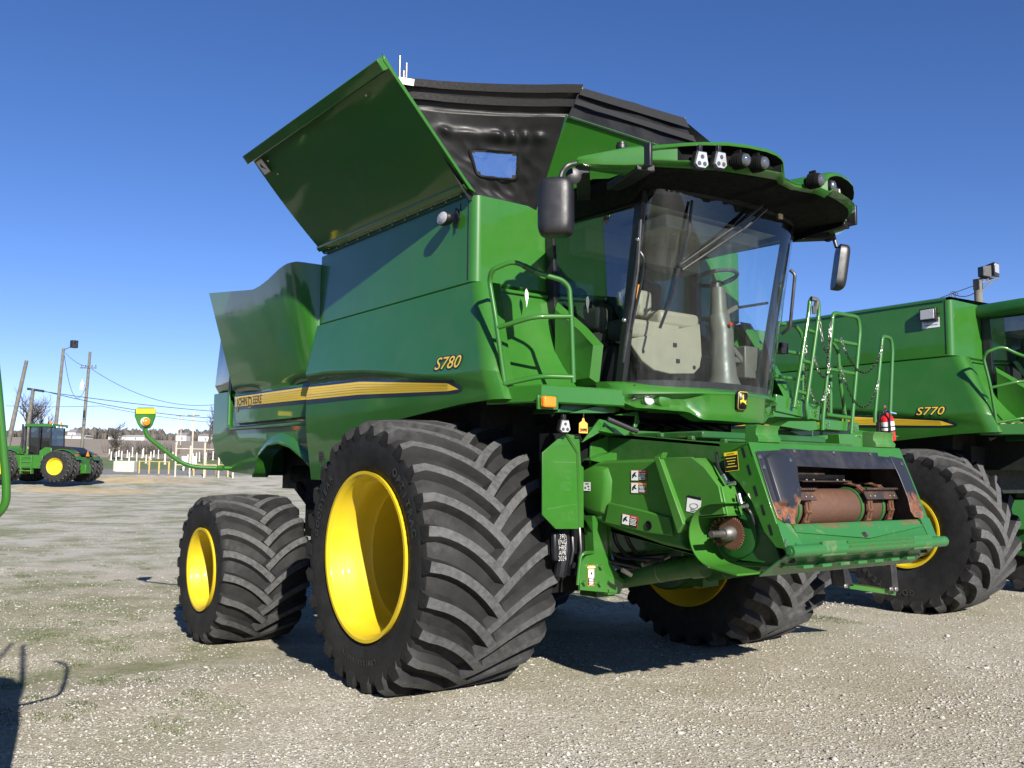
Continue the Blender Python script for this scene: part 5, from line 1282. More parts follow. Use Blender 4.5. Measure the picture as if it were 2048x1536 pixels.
for i, (a, b) in enumerate((((1285, 1130), (1318, 1122)), ((1320, 1128), (1345, 1122)), ((1325, 1118), (1338, 1112)), ((1245, 1140), (1262, 1150)))): mb.cyl(at('x', 1.4, *a), at('x', 1.4, *b), .017, 8)
mb.build('hose_fitting', 'dull_steel', combine)
mb = MB(); 
for dx in (0, .07, .13): mb.tube([at('x', 1.05, 1125+dx*260, 1055), at('x', 1.1, 1128+dx*260, 1100), at('x', 1.05, 1120+dx*240, 1150)], .016 if dx else .05, 10)
mb.build('filter_can', 'decal_black', combine)
# hand-chalked hour note on the black canister
mb = MB(); rs = random.Random(2)
for i, wd in enumerate(('390', 'ENG', 'HRS', 'APR', '2024')):
    P = at('x', 1.135, 1121, 1076+i*11-3); text_into(mb, wd, .050, P+V((.02, 0, 0)), (0, 1, 0), (.0, -.05, 1), 0, -.0012, off=.002, sx=.78)
nb = MB(); nb.prism([at('x', 1.13, *p) for p in ((1108, 1064), (1134, 1066), (1134, 1122), (1110, 1122))], (-.05, 0, 0)); bx_ = nb.build('black_canister', 'decal_black', combine, bev=.015)
mb.build('chalk_writing', 'label_white', bx_, 180)

# ================================================================= LEFT SIDE: PLATFORM RAILS, LADDER
mb = MB()
LXp = 1.42
mb.prism([at('x', LXp, *p) for p in ((1552, 788), (1640, 812), (1642, 842), (1552, 822))], (-.03, 0, 0))
mb.prism([at('x', LXp, *p) for p in ((1647, 838), (1718, 846), (1718, 864), (1645, 858))], (-.04, 0, 0))
mb.prism([at('x', LXp+.02, *p) for p in ((1578, 842), (1632, 842), (1645, 858), (1620, 862), (1560, 852))], (-.15, 0, 0))
mb.box((1.0, 1.35, 2.18), (.8, 1.0, .05)); mb.prism([at('x', 1.3, *p) for p in ((1580, 862), (1648, 850), (1800, 872), (1720, 900), (1640, 890))], (-.4, 0, 0))
mb.prism([at('x', 1.6, *p) for p in ((1678, 868), (1735, 868), (1748, 872), (1748, 898), (1680, 898))], (-.2, 0, 0)); mb.prism([at('x', 1.62, *p) for p in ((1730, 868), (1752, 872), (1752, 896), (1730, 894))], (-.03, 0, 0))
mb.prism([at('x', 1.65, *p) for p in ((1612, 890), (1640, 872), (1656, 870), (1656, 878), (1640, 882), (1622, 892))], (-.1, 0, 0))
lp = mb.build('left_platform', 'green_paint', combine, bev=.004)
mb = MB(); 
for x, y in ((1596, 805), (1597, 812), (1634, 822), (1635, 828), (1658, 846), (1658, 852), (1712, 852), (1713, 858), (1722, 872), (1738, 876), (1738, 886)): mb.ball(at('x', LXp+.03 if x < 1720 else 1.62, x, y), .009, 8)
mb.build('bolt', 'steel', lp)
def rail(name, paths, r=.0185):
    mb = MB()
    for p, rd in paths: mb.tube(rnd_path(p, rd), r, 10)
    return mb.build(name, 'green_paint', combine, 60)
def ax(*pts, X=1.44): return [at('x', X, *p) for p in pts]
rail('ladder_rail', [(ax((1588, 815), (1590, 800), (1618, 622), (1620, 596), (1637, 600), (1638, 624), (1612, 812), (1616, 838), X=1.46), .09),
                    (ax((1615, 660), (1632, 666)), .01), (ax((1604, 721), (1624, 727)), .01), (ax((1594, 782), (1616, 789)), .01)])
rail('ladder_rail', [(ax((1645, 860), (1646, 835), (1664, 650), (1666, 625), (1716, 634), (1720, 660), (1705, 830), (1702, 868), X=1.46), .09),
                    (ax((1665, 680), (1716, 690)), .01), (ax((1658, 738), (1711, 748)), .01), (ax((1652, 829), (1703, 836)), .01)])
rail('ladder_rail', [(ax((1750, 845), (1750, 830), (1763, 690), (1765, 672), (1782, 676), (1785, 700), (1780, 830), X=1.42), .07)])
rail('platform_railing', [(ax((1555, 646), (1590, 650), (1605, 670), (1606, 838), X=.95), .06), (ax((1555, 700), (1603, 708), X=.95), .02), (ax((1548, 752), (1604, 760), X=.95), .02), (ax((1664, 684), (1676, 700), (1680, 760), (1692, 845), X=1.3), .05), (ax((1661, 750), (1661, 845), X=1.3), .05)])
mb = MB(); mb.box(at('x', 1.0, 1563, 697), (.08, .10, .10)); mb.build('rail_bumper', 'black_plastic', combine)
mb = MB(); mb.tube(rnd_path([at('x', 1.48, 1631, 618), at('x', 1.48, 1631, 600)+V((.02, 0, 0)), at('x', 1.48, 1622, 597)], .03), .022, 8); mb.beam(at('x', 1.50, 1628, 612), at('x', 1.50, 1629, 628), .05, .012); mb.build('rail_cap', 'dull_steel', combine)
def chain(A, B, sag, n=None, hooks=True, dark=True):
    A, B = V(A), V(B); L = (B-A).length*1.15+sag; n = n or int(L/.030); md = MB(); P = []
    for k in range(n+1):
        t = k/n; P.append(A.lerp(B, t)+V((0, 0, -4*sag*t*(1-t))))
    for k in range(n):
        a, b = P[k], P[k+1]; d = (b-a).normalized(); s, u = md.frame(d); w_ = s if k % 2 else u
        c = (a+b)/2; L2 = (b-a).length*.62; mi = 1 if (k < 3 or k > n-3) and hooks else 0
        md.tube([c+d*(L2*math.cos(t))+w_*(.0095*math.sin(t)) for t in (2*PI*i/10 for i in range(10))], .0034, 4, closed=True, mi=mi)
    o = md.build('safety_chain', ['chain_dark', 'chain_zinc'], combine, 60)
    if hooks:
        for e, s in ((A, 1), (B, -1)): mz = MB(); mz.tube([e+V((0, .014*math.cos(t), .016+.018*math.sin(t))) for t in (2*PI*i/10 for i in range(9))], .004, 5); mz.build('chain_hook', 'chain_zinc', o, 60)
q = lambda x, y, X=1.48: at('x', X, x, y)
chain(q(1683, 682), q(1764, 698), .26); chain(q(1683, 740), q(1756, 768), .28); chain(q(1640, 645), q(1663, 650), .26); chain(q(1630, 720), q(1660, 735), .12); chain(q(1622, 785), q(1650, 790), .09); chain(q(1660, 655), q(1656, 735), .02); chain(q(1612, 690, 1.3), q(1608, 830, 1.3), .01); chain(q(1657, 770, 1.35), q(1655, 845, 1.35), .01)
# hanging bottom step of the access ladder
mb = MB()
for a, b in (((1686, 1118), (1693, 1176)), ((1784, 1116), (1790, 1184))): mb.beam(at('x', 1.35, *a), at('x', 1.35, *b), .10 if a[0] > 1700 else .05, .02, (1, 0, 0))
mb.prism([at('x', 1.3, *p) for p in ((1684, 1120), (1690, 1118), (1708, 1172), (1692, 1174))], (-.15, 0, 0))
stp = mb.build('ladder_strap', 'wear_black', combine, bev=.003)
mb = MB(); A = at('x', 1.30, 1700, 1168); B = at('x', 1.30, 1792, 1182); mb.prism([A, B, B+V((-.16, 0, .02)), A+V((-.16, 0, .02))], (0, 0, -.045)); mb.build('ladder_step', 'green_paint', combine, bev=.004)
mb = MB()
for x, y in ((1783, 1121), (1792, 1121), (1783, 1178), (1793, 1178), (1692, 1172)): P = at('x', 1.365, x, y); mb.box(P-V((.005, 0, 0)), (.01, .05, .035)); mb.ball(P, .011, 8)
mb.build('strap_clamp', 'steel', stp)
mb = MB(); mb.beam((1.2, 1.6, 1.95), (1.25, 1.95, .95), .06, .04); mb.beam((1.2, 2.3, 1.95), (1.25, 2.6, .95), .06, .04)
for k in range(3): mb.beam((1.2+.015*k, 1.7+.09*k, 1.65-.28*k), (1.2+.015*k, 2.38+.09*k, 1.65-.28*k), .16, .03)
mb.build('access_ladder', 'green_matt', combine)

# ================================================================= LOOSE THINGS ON THE COMBINE
ext = empty('fire_extinguisher', at('x', 1.44, 1779, 880)); tag(ext, 'red fire extinguisher with white label strapped beside the ladder rails of the front combine', 'fire extinguisher')
E0 = at('x', 1.44, 1779, 883); E1 = at('x', 1.44, 1772, 826); d = (E1-E0).normalized(); L = (E1-E0).length
def ep(f): return E0 + d*(L*f) - ext.location
mb = MB(); r = .062; mb.tube([ep(0), ep(.02), ep(.06), ep(.80), ep(.88), ep(.95), ep(.97), ep(1.0)], [r*.6, r*.9, r, r, r*.8, r*.42, r*.3, r*.3], 24); body = mb.build('cylinder', 'red_paint', ext, 50)
mb = MB(); mb.tube([ep(.40), ep(.70)], r*1.012, 24, caps=False); lb = mb.build('label', 'label_white', ext, 60)
mb = MB(); mb.tube([ep(.50), ep(.545)], r*1.018, 24, caps=False); mb.tube([ep(.34), ep(.39)], r*1.015, 24, caps=False); mb.build('strap', 'decal_black', ext, 60)
mb = MB(); mb.tube([ep(1.0), ep(1.06), ep(1.1)], [.022, .022, .012], 12); mb.beam(ep(1.06), ep(1.02)+V((.05, .09, -.01)), .02, .012); mb.beam(ep(1.1), ep(1.17)+V((.02, -.04, .03)), .02, .012); mb.build('valve', 'chrome', ext)
mb = MB(); mb.tube(rnd_path([ep(1.03), ep(.97)+V((.07, -.05, .02)), ep(.6)+V((.055, -.05, 0)), ep(.25)+V((.055, -.055, 0))], .04), .009, 8); mb.tube([ep(.30)+V((.055, -.055, 0)), ep(.18)+V((.055, -.055, 0))], [.012, .016], 8); mb.build('hose', 'black_plastic', ext)
mb = MB(); mb.box(ep(.45)+V((-.06, -.02, 0)), (.03, .12, .3)); mb.build('bracket', 'black_metal', ext)
tg = MB(); P = at('x', 1.32, 1167, 850); s = .0010
pts = [(0, .065), (-.008, .058), (-.012, .04), (-.04, .022), (-.042, -.05), (.042, -.05), (.04, .022), (.012, .04), (.008, .058)]
tg.prism([V((0, a, b)) for a, b in pts], (-.004, 0, 0)); t0 = tg.build('hanging_tag', 'tag_orange', None, bev=.001); t0.location = P+V((0, 0, -.01)); tag(t0, 'small orange numbered tag hanging under the front combine right platform', 'tag')
mb = MB(); text_into(mb, '294993', .032, (0, 0, -.028), (0, 1, 0), (0, 0, 1), 0, .002, off=.001, sx=.72); text_into(mb, 'STOCK NO.', .010, (0, 0, .008), (0, 1, 0), (0, 0, 1), 0, 0, off=.001, sx=.9) if False else None; mb.build('tag_number', 'decal_black', t0, 180)
mb = MB(); mb.tube([(0, 0, .06), (.002, 0, .11)], .003, 6); mb.build('wire_loop', 'dull_steel', t0)
# ================================================================= SECOND COMBINE (parked alongside)
simple('blue_ink', (.05, .16, .35), .5)
comb2 = empty('combine_harvester', (.073, 7.185, 0))
tag(comb2, 'green combine harvester parked at the right behind the front one, yellow S770 on its side', 'combine harvester', 'green combine harvesters')
skip = ('work_lamp', 'lamp_lens', 'model_number', 'number_outline', 'paint_chip')
def copy_part(o, parent):
    if o.name.split('.')[0] in skip: return
    c = o.copy(); COL.objects.link(c); c.parent = parent
    for k in kids(o): copy_part(k, c)
for o in kids(combine):
    if o.name.split('.')[0] in ('grain_tank', 'side_shield', 'tank_shroud', 'platform', 'platform_railing', 'cab_frame', 'windshield', 'side_window', 'cab_corner_panel', 'hull', 'front_axle', 'rear_shield', 'rear_body', 'side_plate', 'platform_box', 'steering_column', 'seat', 'headliner', 'rear_hood', 'rear_axle'):
        if o.name == 'platform_railing.001': continue
        copy_part(o, comb2)
kid2 = {o.name.split('.')[0]: o for o in kids(comb2)}
sh2 = [o for o in kids(comb2) if o.name.split('.')[0] == 'side_shield'][0]; tk2 = kid2['grain_tank']
P = at('y', -1.79+7.185, 1861, 823)-comb2.location; model_number('S770', sh2, V((P.x, at_shield(P.x, P.z)-.002, P.z)), .165)
mb = MB(); mb.grid([[(-2.33, y, z) for y, z in ((-1.645, 3.868), (-1.645, 3.90), (-1.56, 3.925), (0, 3.97), (1.56, 3.925), (1.645, 3.868))], [(.38, y, z) for y, z in ((-1.645, 3.868), (-1.645, 3.90), (-1.56, 3.925), (0, 3.97), (1.56, 3.925), (1.645, 3.868))]])
mb.build('tank_lid', 'green_paint', comb2, 30)
P = at('y', -1.63+7.185, 1860, 630)-comb2.location; mb = MB(); mb.box(P+V((0, -.035, 0)), (.22, .07, .16)); mb.beam(P+V((-.15, -.03, 0)), P+V((.15, -.03, 0)), .012, .012); l2 = mb.build('work_lamp', 'black_plastic', tk2, bev=.015)
mb = MB(); mb.box(P+V((0, -.072, 0)), (.185, .012, .125)); mb.build('lamp_lens', 'clear_lens', tk2, bev=.01)
P = at('y', -1.63+7.185, 1862, 646)-comb2.location+V((0, -.003, 0)); mb = MB(); quad(mb, P, (1, 0, 0), (0, 0, 1), .235, .125, .001, 0); text_into(mb, 'Reynolds', .055, P+V((0, 0, .02)), (1, 0, 0), (0, 0, 1), .35, .001, 1, off=.003); quad(mb, P, (1, 0, 0), (0, 0, 1), .18, .010, .002, 1, 0, -.028); mb.build('dealer_label', ['label_white', 'blue_ink'], tk2, 180)
mb = MB()
def slab(z, i): return [V((x, y, z)) for x, y in ((.2+i, -1.0+i), (1.0, -1.10+i), (1.9-i, -1.0+i), (2.2-i, -.5), (2.3-i, 0), (2.2-i, .5), (1.9-i, 1.0-i), (1.0, 1.10-i), (.2+i, 1.0-i))]
rr_ = [slab(3.70, .03), slab(3.73, 0), slab(3.82, 0), slab(3.87, .05), slab(3.90, .25)]
mb.grid([r+[r[0]] for r in rr_]); mb.add(rr_[-1], [tuple(range(9))]); mb.add(rr_[0], [tuple(range(9))[::-1]]); mb.build('cab_roof', 'dark_green', comb2, 50, recalc=True)
wheel('front_wheel', comb2, (0, -1.66, .99), 1.02, 0.98, .44, 22, .07, .992, -1, .3, .1, 24, .05, [('GOOD YEAR', 250, .74, .10)])
wheel('front_wheel', comb2, (0, 1.72, .99), 1.02, .94, .49, 22, .07, .992, 1, .3, .1, 24, .05)
mb = MB(); rs = random.Random(4)
for i in range(260):
    t = rs.random(); p = V((.62+.55*rs.random(), lerp(-1.6, -1.0, t), 2.29)); a = rs.random()*6.3; l = .04+.06*rs.random()
    mb.add([p, p+V((l*math.cos(a), l*math.sin(a), .03*rs.random())), p+V((l*math.cos(a)*.9, l*math.sin(a)*.9+.01, .02))], [(0, 1, 2)])
tag(mb.build('chaff', 'dirt', comb2, 180), kind='stuff')

# ================================================================= HANDRAIL OF A MACHINE AT THE LEFT EDGE
edge = empty('combine_harvester', (1.9, -5.3, 0)); tag(edge, 'combine at the left edge of the photo, only its curved green handrail in view', 'combine harvester', 'green combine harvesters')
E_ = V(edge.location); ed = lambda x, y, d=4.25: atd(d, x, y)-E_
def sh_cast(px, py, X=1.9):
    g = at('z', -.02, px, py); t = (X-g.x)/SUN.x; return g+SUN*t-E_
mb = MB(); mb.tube(rnd_path([ed(-80, 600), ed(-18, 650), ed(-4, 775), ed(13, 970), ed(12, 1012), ed(-40, 1062), ed(-140, 1120)], .10), .0185, 12)
mb.tube([sh_cast(36, 1390), sh_cast(40, 1272)], .024, 8); mb.tube([sh_cast(-40, 1330), sh_cast(18, 1268)], .02, 8)
mb.build('rail', 'green_paint', edge, 60)
mb = MB(); pts = [sh_cast(*p) for p in ((20, 1338), (16, 1420), (-6, 1505), (-200, 1700), (-420, 1500), (-300, 1330), (-20, 1332))]; mb.prism(pts, (.5, 0, 0)); mb.build('unseen_platform_side', 'dark_green', edge)  # unseen slab, outline traced back along the sun from the shadow it casts
for o in kids(combine):   # the body of the neighbour, standing outside the frame
    if o.name.split('.')[0] in ('grain_tank', 'side_shield', 'tank_shroud', 'cab_frame', 'windshield', 'side_window', 'cab_roof', 'hull', 'front_axle', 'rear_shield', 'rear_body', 'rear_hood', 'front_fairing', 'feeder_house', 'feeder_frame', 'drive_cover', 'front_wheel', 'rear_wheel', 'platform_box'):
        if o.name.split('.')[0] == 'front_wheel' and o.data.vertices[0].co.y > 0: continue
        c = o.copy(); COL.objects.link(c); c.parent = edge; c.location = V((.3, -7.9, 0))-E_
        for k in kids(o):
            if k.name.split('.')[0] in ('tyre',): k2 = k.copy(); COL.objects.link(k2); k2.parent = c

far4 = empty('combine_harvester', (-11, -8.1, 0)); tag(far4, 'unseen green combine added out of frame to darken reflections in the front combine side panels', 'combine harvester', 'green combine harvesters')  # added copy outside the view, darkens what the side panels reflect
for o in kids(edge):
    if o.name.split('.')[0] in ('rail', 'unseen_platform_side'): continue
    c = o.copy(); COL.objects.link(c); c.parent = far4; c.location = (0, 0, 0)
    for k in kids(o): k2 = k.copy(); COL.objects.link(k2); k2.parent = c

# ================================================================= GROUND
def prof(d): return interp(d, [(0, 0), (20, 0), (62, .15), (90, 1.5), (118, 3.1), (131, 3.9), (500, 16.9), (9000, 276)])
def sst(t): t = max(0, min(1, t)); return t*t*(3-2*t)
def gz_(x, y):
    d = math.hypot(x-CAM.x, y-CAM.y)
    h = prof(d); h += -.155*sst((-x-.75)/2.0)*(1-sst((d-16)/40))
    h += (.012*mnoise.noise(V((x*.45, y*.45, 3)))+.006*mnoise.noise(V((x*1.7, y*1.7, 8))))*min(1, 30/max(d, 1))*(0.35 if math.hypot(x, y+1.8) < 1.2 else 1)
    return h
def ring_mesh(name, radii, na, mats, kind='structure'):
    vs = []; fs = []
    for r in radii:
        for k in range(na): a = 2*PI*k/na; x, y = CAM.x+r*math.cos(a), CAM.y+r*math.sin(a); vs.append((x, y, gz_(x, y)))
    for i in range(len(radii)-1):
        for k in range(na): k2 = (k+1) % na; fs.append((i*na+k, i*na+k2, (i+1)*na+k2, (i+1)*na+k)[::1])
    mb = MB(); mb.add(vs, fs); o = mb.build(name, mats, None, 180); tag(o, kind=kind); return o
m, t, b = newmat('gravel')
tc = t.nodes.new('ShaderNodeTexCoord')
def vor(scale, feat='F1', out='Color'):
    v = node(t, 'ShaderNodeTexVoronoi', Scale=scale, feature=feat); t.links.new(tc.outputs['Object'], v.inputs['Vector']); return v.outputs[out]
v1 = vor(55); v2 = vor(110); vd = vor(48, 'F1', 'Distance')
stone = mixc(t, 1, ramp(t, v1, [(.1, (.22, .205, .17)), (.35, (.37, .345, .295)), (.6, (.48, .455, .395)), (.9, (.60, .575, .51))]), ramp(t, v2, [(.1, .7), (.9, 1.25)]), 'MULTIPLY')
fine = ramp(t, noise(t, 160, 5, .7), [(.3, (.25, .225, .18)), (.7, (.44, .405, .33))])
pk = ramp(t, noise(t, .55, 6, .62), [(.46, 0), (.60, 1)])
base = mixc(t, ramp(t, noise(t, 1.6, 7, .7), [(.38, .75), (.62, .0)]), stone, fine)
tint = ramp(t, noise(t, .18, 5), [(.35, (.86, .83, .76)), (.65, (1.05, 1.04, 1.02))])
base = mixc(t, 1, base, tint, 'MULTIPLY')
s0 = t.nodes.new('ShaderNodeSeparateXYZ'); t.links.new(tc.outputs['Object'], s0.inputs[0])
m0 = node(t, 'ShaderNodeMapRange'); m0.inputs[1].default_value = -7; m0.inputs[2].default_value = -15; t.links.new(s0.outputs[0], m0.inputs[0])
lane = mixc(t, 1, (.40, .385, .35), ramp(t, noise(t, .35, 6, .6), [(.3, .86), (.7, 1.1)]), 'MULTIPLY'); m1 = node(t, 'ShaderNodeMath', operation='MULTIPLY'); m1.inputs[1].default_value = .75; t.links.new(m0.outputs[0], m1.inputs[0])
base = mixc(t, 1, base, (.965, .955, .94), 'MULTIPLY'); base = mixc(t, m1.outputs[0], base, lane)
sep = t.nodes.new('ShaderNodeSeparateXYZ'); t.links.new(tc.outputs['Object'], sep.inputs[0])
mr = node(t, 'ShaderNodeMapRange'); mr.inputs[1].default_value = 3.0; mr.inputs[2].default_value = -2.5; t.links.new(sep.outputs[0], mr.inputs[0])
wd = ramp(t, noise(t, .5, 10, .75), [(.44, 0), (.60, .85)]); wm = node(t, 'ShaderNodeMath', operation='MULTIPLY'); t.links.new(wd, wm.inputs[0]); t.links.new(mr.outputs[0], wm.inputs[1])
base = mixc(t, wm.outputs[0], base, ramp(t, noise(t, 30, 5), [(.3, (.095, .115, .045)), (.7, (.22, .23, .12))]))
t.links.new(base, b.inputs['Base Color']); b.inputs['Roughness'].default_value = .95; b.inputs['Specular IOR Level'].default_value = .2
h1 = mixc(t, .5, vd, noise(t, 90, 5, .6)); bump(t, b, h1, .55, .03)
R1 = [.4*1.075**k for k in range(200)]; R1 = [r for r in R1 if r < 86]+[86.0]
ring_mesh('gravel_lot', [.05]+R1, 240, 'gravel')
simple('road_asphalt', (.16, .16, .16), .9, var=.15); simple('field_soil', (.25, .205, .155), .95, var=.3, vs=.4); simple('straw_ground', (.40, .32, .19), .95, var=.25, vs=.8)
ring_mesh('road', [86, 91, 95], 240, 'road_asphalt'); ring_mesh('lawn', [95, 105, 118], 240, 'lawn'); ring_mesh('field', [118, 125, 131, 160, 200, 300, 500, 900, 1800, 3600, 6000], 240, 'field_soil')
# loose stones on the lot
rg = np.random.default_rng(11)
def scatter(n, dmin, dmax, smin, smax, seed, pxr=(-80, 2130)):
    rg = np.random.default_rng(seed); vs = []; fs = []; octa = np.array([(1, 0, 0), (0, 1, 0), (-1, 0, 0), (0, -1, 0), (0, 0, 1.), (0, 0, -.6)])
    tri = np.array([(0, 1, 4), (1, 2, 4), (2, 3, 4), (3, 0, 4), (1, 0, 5), (2, 1, 5), (3, 2, 5), (0, 3, 5)])
    u = rg.random(n); d = (dmin**-.6 + u*(dmax**-.6-dmin**-.6))**(-1/.6); px = rg.uniform(pxr[0], pxr[1], n)
    fx, fy = CF.x, CF.y; L = math.hypot(fx, fy); fx /= L; fy /= L; rx, ry = fy, -fx
    lat = (px-1024)/FOC*d; X = CAM.x+fx*d+rx*lat; Y = CAM.y+fy*d+ry*lat
    keep = np.array([mnoise.noise(V((x*.5, y*.5, 1)))+.6*mnoise.noise(V((x*1.6, y*1.6, 5))) for x, y in zip(X, Y)]) > rg.uniform(-.9, .45, n)
    X, Y = X[keep], Y[keep]; n = len(X); Z = np.array([gz_(x, y) for x, y in zip(X, Y)])
    s = smin*(smax/smin)**(rg.random(n)**2.2)
    sc = np.stack([s*rg.uniform(.7, 1.3, n), s*rg.uniform(.6, 1.1, n), s*rg.uniform(.22, .5, n)], -1)
    a = rg.uniform(0, 2*PI, n); c_, s_ = np.cos(a), np.sin(a)
    P = octa[None]*(1+rg.uniform(-.35, .35, (n, 6, 1)))*sc[:, None, :] + rg.normal(0, .18, (n, 6, 3))*s[:, None, None]
    Q = np.stack([P[..., 0]*c_[:, None]-P[..., 1]*s_[:, None]+X[:, None], P[..., 0]*s_[:, None]+P[..., 1]*c_[:, None]+Y[:, None], P[..., 2]+Z[:, None]+.02*s[:, None]], -1)
    F_ = (tri[None]+np.arange(n)[:, None, None]*6).reshape(-1, 3)
    return Q.reshape(-1, 3), F_, n
def np_mesh(name, vs, fs, mat, per=None):
    me = bpy.data.meshes.new(name); me.vertices.add(len(vs)); me.vertices.foreach_set('co', vs.astype(np.float32).ravel()); k = fs.shape[1]
    me.loops.add(fs.size); me.loops.foreach_set('vertex_index', fs.astype(np.int32).ravel()); me.polygons.add(len(fs)); me.polygons.foreach_set('loop_start', np.arange(0, fs.size, k, dtype=np.int32))
    me.materials.append(MAT[mat]); me.update(); me.validate(); o = bpy.data.objects.new(name, me); COL.objects.link(o); return o
m, t, b = newmat('stone')
gi = t.nodes.new('ShaderNodeNewGeometry'); t.links.new(mixc(t, .25, ramp(t, gi.outputs['Random Per Island'], [(0, (.17, .155, .125)), (.3, (.28, .262, .22)), (.6, (.325, .308, .265)), (.94, (.385, .367, .325)), (1, (.36, .30, .22))]), noise(t, 60, 3)), b.inputs['Base Color']); b.inputs['Roughness'].default_value = .9
q1, f1, n1 = scatter(85000, 5.0, 13, .005, .019, 1); q2, f2, n2 = scatter(34000, 12, 36, .010, .026, 2); q3, f3, n3 = scatter(800, 5.0, 16, .018, .036, 5)
tag(np_mesh('gravel_stones', np.concatenate([q1, q2, q3]), np.concatenate([f1, f2+len(q1), f3+len(q1)+len(q2)]), 'stone'), kind='stuff')
# weeds: short blades in patches
simple('weed', (.055, .085, .02), .8, var=.4, vs=3); simple('dry_grass', (.34, .27, .13), .85, var=.3, vs=3)
def blades(name, centers, per, rad, hgt, mat, seed):
    rs = random.Random(seed); mb = MB()
    for (cx, cy, k) in centers:
        for i in range(int(per*k)):
            r = rad*k*math.sqrt(rs.random()); a = rs.random()*2*PI; x, y = cx+r*math.cos(a)*1.5, cy+r*math.sin(a)*.7; z = gz_(x, y); h = hgt*(.4+rs.random()); b_ = rs.random()*2*PI; lx, ly = math.cos(b_)*h*.5, math.sin(b_)*h*.5; w_ = .004
            mb.add([(x-w_*math.sin(b_), y+w_*math.cos(b_), z), (x+w_*math.sin(b_), y-w_*math.cos(b_), z), (x+lx, y+ly, z+h)], [(0, 1, 2)])
    return tag(mb.build(name, mat, None, 180), kind='stuff')
cs = []
for px, py, k in ((160, 1275, 1.3), (240, 1290, .9), (60, 1235, 1.0), (110, 1215, 1.1), (30, 1115, 1.2), (130, 1160, 1.2), (250, 1120, 1), (430, 1440, .5), (330, 1480, .4), (1660, 1240, .55), (1640, 1235, .4), (200, 1205, .8), (310, 1330, .4), (40, 1160, 1)):
    p = at('z', -.1 if px < 1000 else 0, px, py); cs.append((p.x, p.y, k))
rs = random.Random(8)
for i in range(46):
    p = at('z', -.1, rs.uniform(-20, 420), rs.uniform(1100, 1480)); cs.append((p.x, p.y, rs.uniform(.15, .5)))
blades('weeds', cs, 520, .5, .013, 'weed', 3)

# ================================================================= BACKGROUND
R2d = V((CR.x, CR.y, 0)).normalized(); D2d = V((CF.x, CF.y, 0)).normalized()
def gp(px, d, z=None):
    """ground point under image column px at distance d"""
    p = V((CAM.x, CAM.y, 0))+D2d*d+R2d*((px-1024)/FOC*d*1.0); p.z = gz_(p.x, p.y) if z is None else z; return p
def zrow(py, d, px): return CAM.z + d*(( (768-py)/FOC) + .0963 - .009*(px-1024)/FOC)
def wood_pole(px0, px1, pyt, d, r, label, name='utility_pole'):
    b_ = gp(px0, d); tp = gp(px1, d, zrow(pyt, d, px1)); o = empty(name, b_); tag(o, label, 'pole'); mb = MB(); L = tp-b_
    mb.tube([V((0, 0, -.3)), L*.5, L], [r*1.15, r, r*.8], 12); mb.build('pole', 'wood', o); return o, L
lc = 'poles in the yard'
o, L = wood_pole(8, 46, 738, 70, .16, 'bare leaning wooden pole behind the green tractor, tallest lean of the poles')
o, L = wood_pole(108, 119, 712, 76, .14, 'wooden pole carrying a dark floodlight, behind the green tractor cab', 'light_pole')
mb = MB(); mb.tube([L+V((0, 0, -.15)), L+R2d*.5+V((0, 0, .1))], .03, 6); mb.box(L+R2d*.85+V((0, 0, .35)), (.45, .45, .62), Matrix.Rotation(.4, 3, 'Z')); mb.build('floodlight', 'black_metal', o, bev=.04)
o, L = wood_pole(165, 173, 718, 86, .15, 'tall wooden utility pole with a crossarm and white transformer', 'utility_pole')
mb = MB(); c = L*.86; mb.beam(c-R2d*.75-D2d*.1, c+R2d*.75-D2d*.1, .09, .11); mb.build('crossarm', 'wood', o)
mb = MB(); c = L*.70-R2d*.42-D2d*.1; mb.tube([c+V((0, 0, -.35)), c+V((0, 0, .3)), c+V((0, 0, .42))], [.2, .2, .06], 14); mb.cyl(c+V((0, 0, .42)), c+V((0, 0, .65)), .03, 6); mb.build('transformer', 'white_paint', o)
mb = MB()
for s in (-.65, -.3, .3, .65): c = L*.86+R2d*s+V((0, 0, .12)); mb.tube([c, c+V((0, 0, .15))], .04, 6)
mb.build('insulator', 'black_plastic', o); utop = V(o.location)+L
o, L = wood_pole(50, 63, 795, 80, .17, 'short leaning wooden pole with a dark crossarm left of the tractor cab', 'utility_pole')
mb = MB(); mb.beam(L-R2d*.5+V((0, 0, .0)), L+R2d*.9+V((0, 0, -.2)), .2, .2); mb.build('crossarm', 'black_metal', o); stop = V(o.location)+L
def wpt(px, py, d): return gp(px, d, zrow(py, d, px))
def wires(label, lst):
    mb = MB()
    for a, b_, sag, r in lst: A, B = V(a), V(b_); mb.tube([A.lerp(B, k/16)+V((0, 0, -4*sag*(k/16)*(1-k/16))) for k in range(17)], r, 4, caps=False)
    tag(mb.build('power_line', 'wire', None, 60), label, 'power line', 'overhead lines'); return
wires('thin cable sagging from the floodlight pole to the transformer pole', [(wpt(124, 722, 76), wpt(172, 748, 86), .25, .02), (wpt(121, 725, 76), wpt(168, 790, 86), 2.1, .02)])
wires('cable dropping from the transformer pole crossarm to the right behind the combine', [(wpt(178, 753, 86), wpt(470, 812, 95), 1.6, .022)])
wires('group of low lines running right from the short pole crossarm', [(wpt(70, 798, 80), wpt(470, 836, 92), .2, .028), (wpt(88, 800, 80), wpt(470, 848, 92), .5, .028), (wpt(10, 830, 100), wpt(200, 827, 100), .1, .022), (wpt(200, 827, 100), wpt(470, 858, 100), .3, .022)])
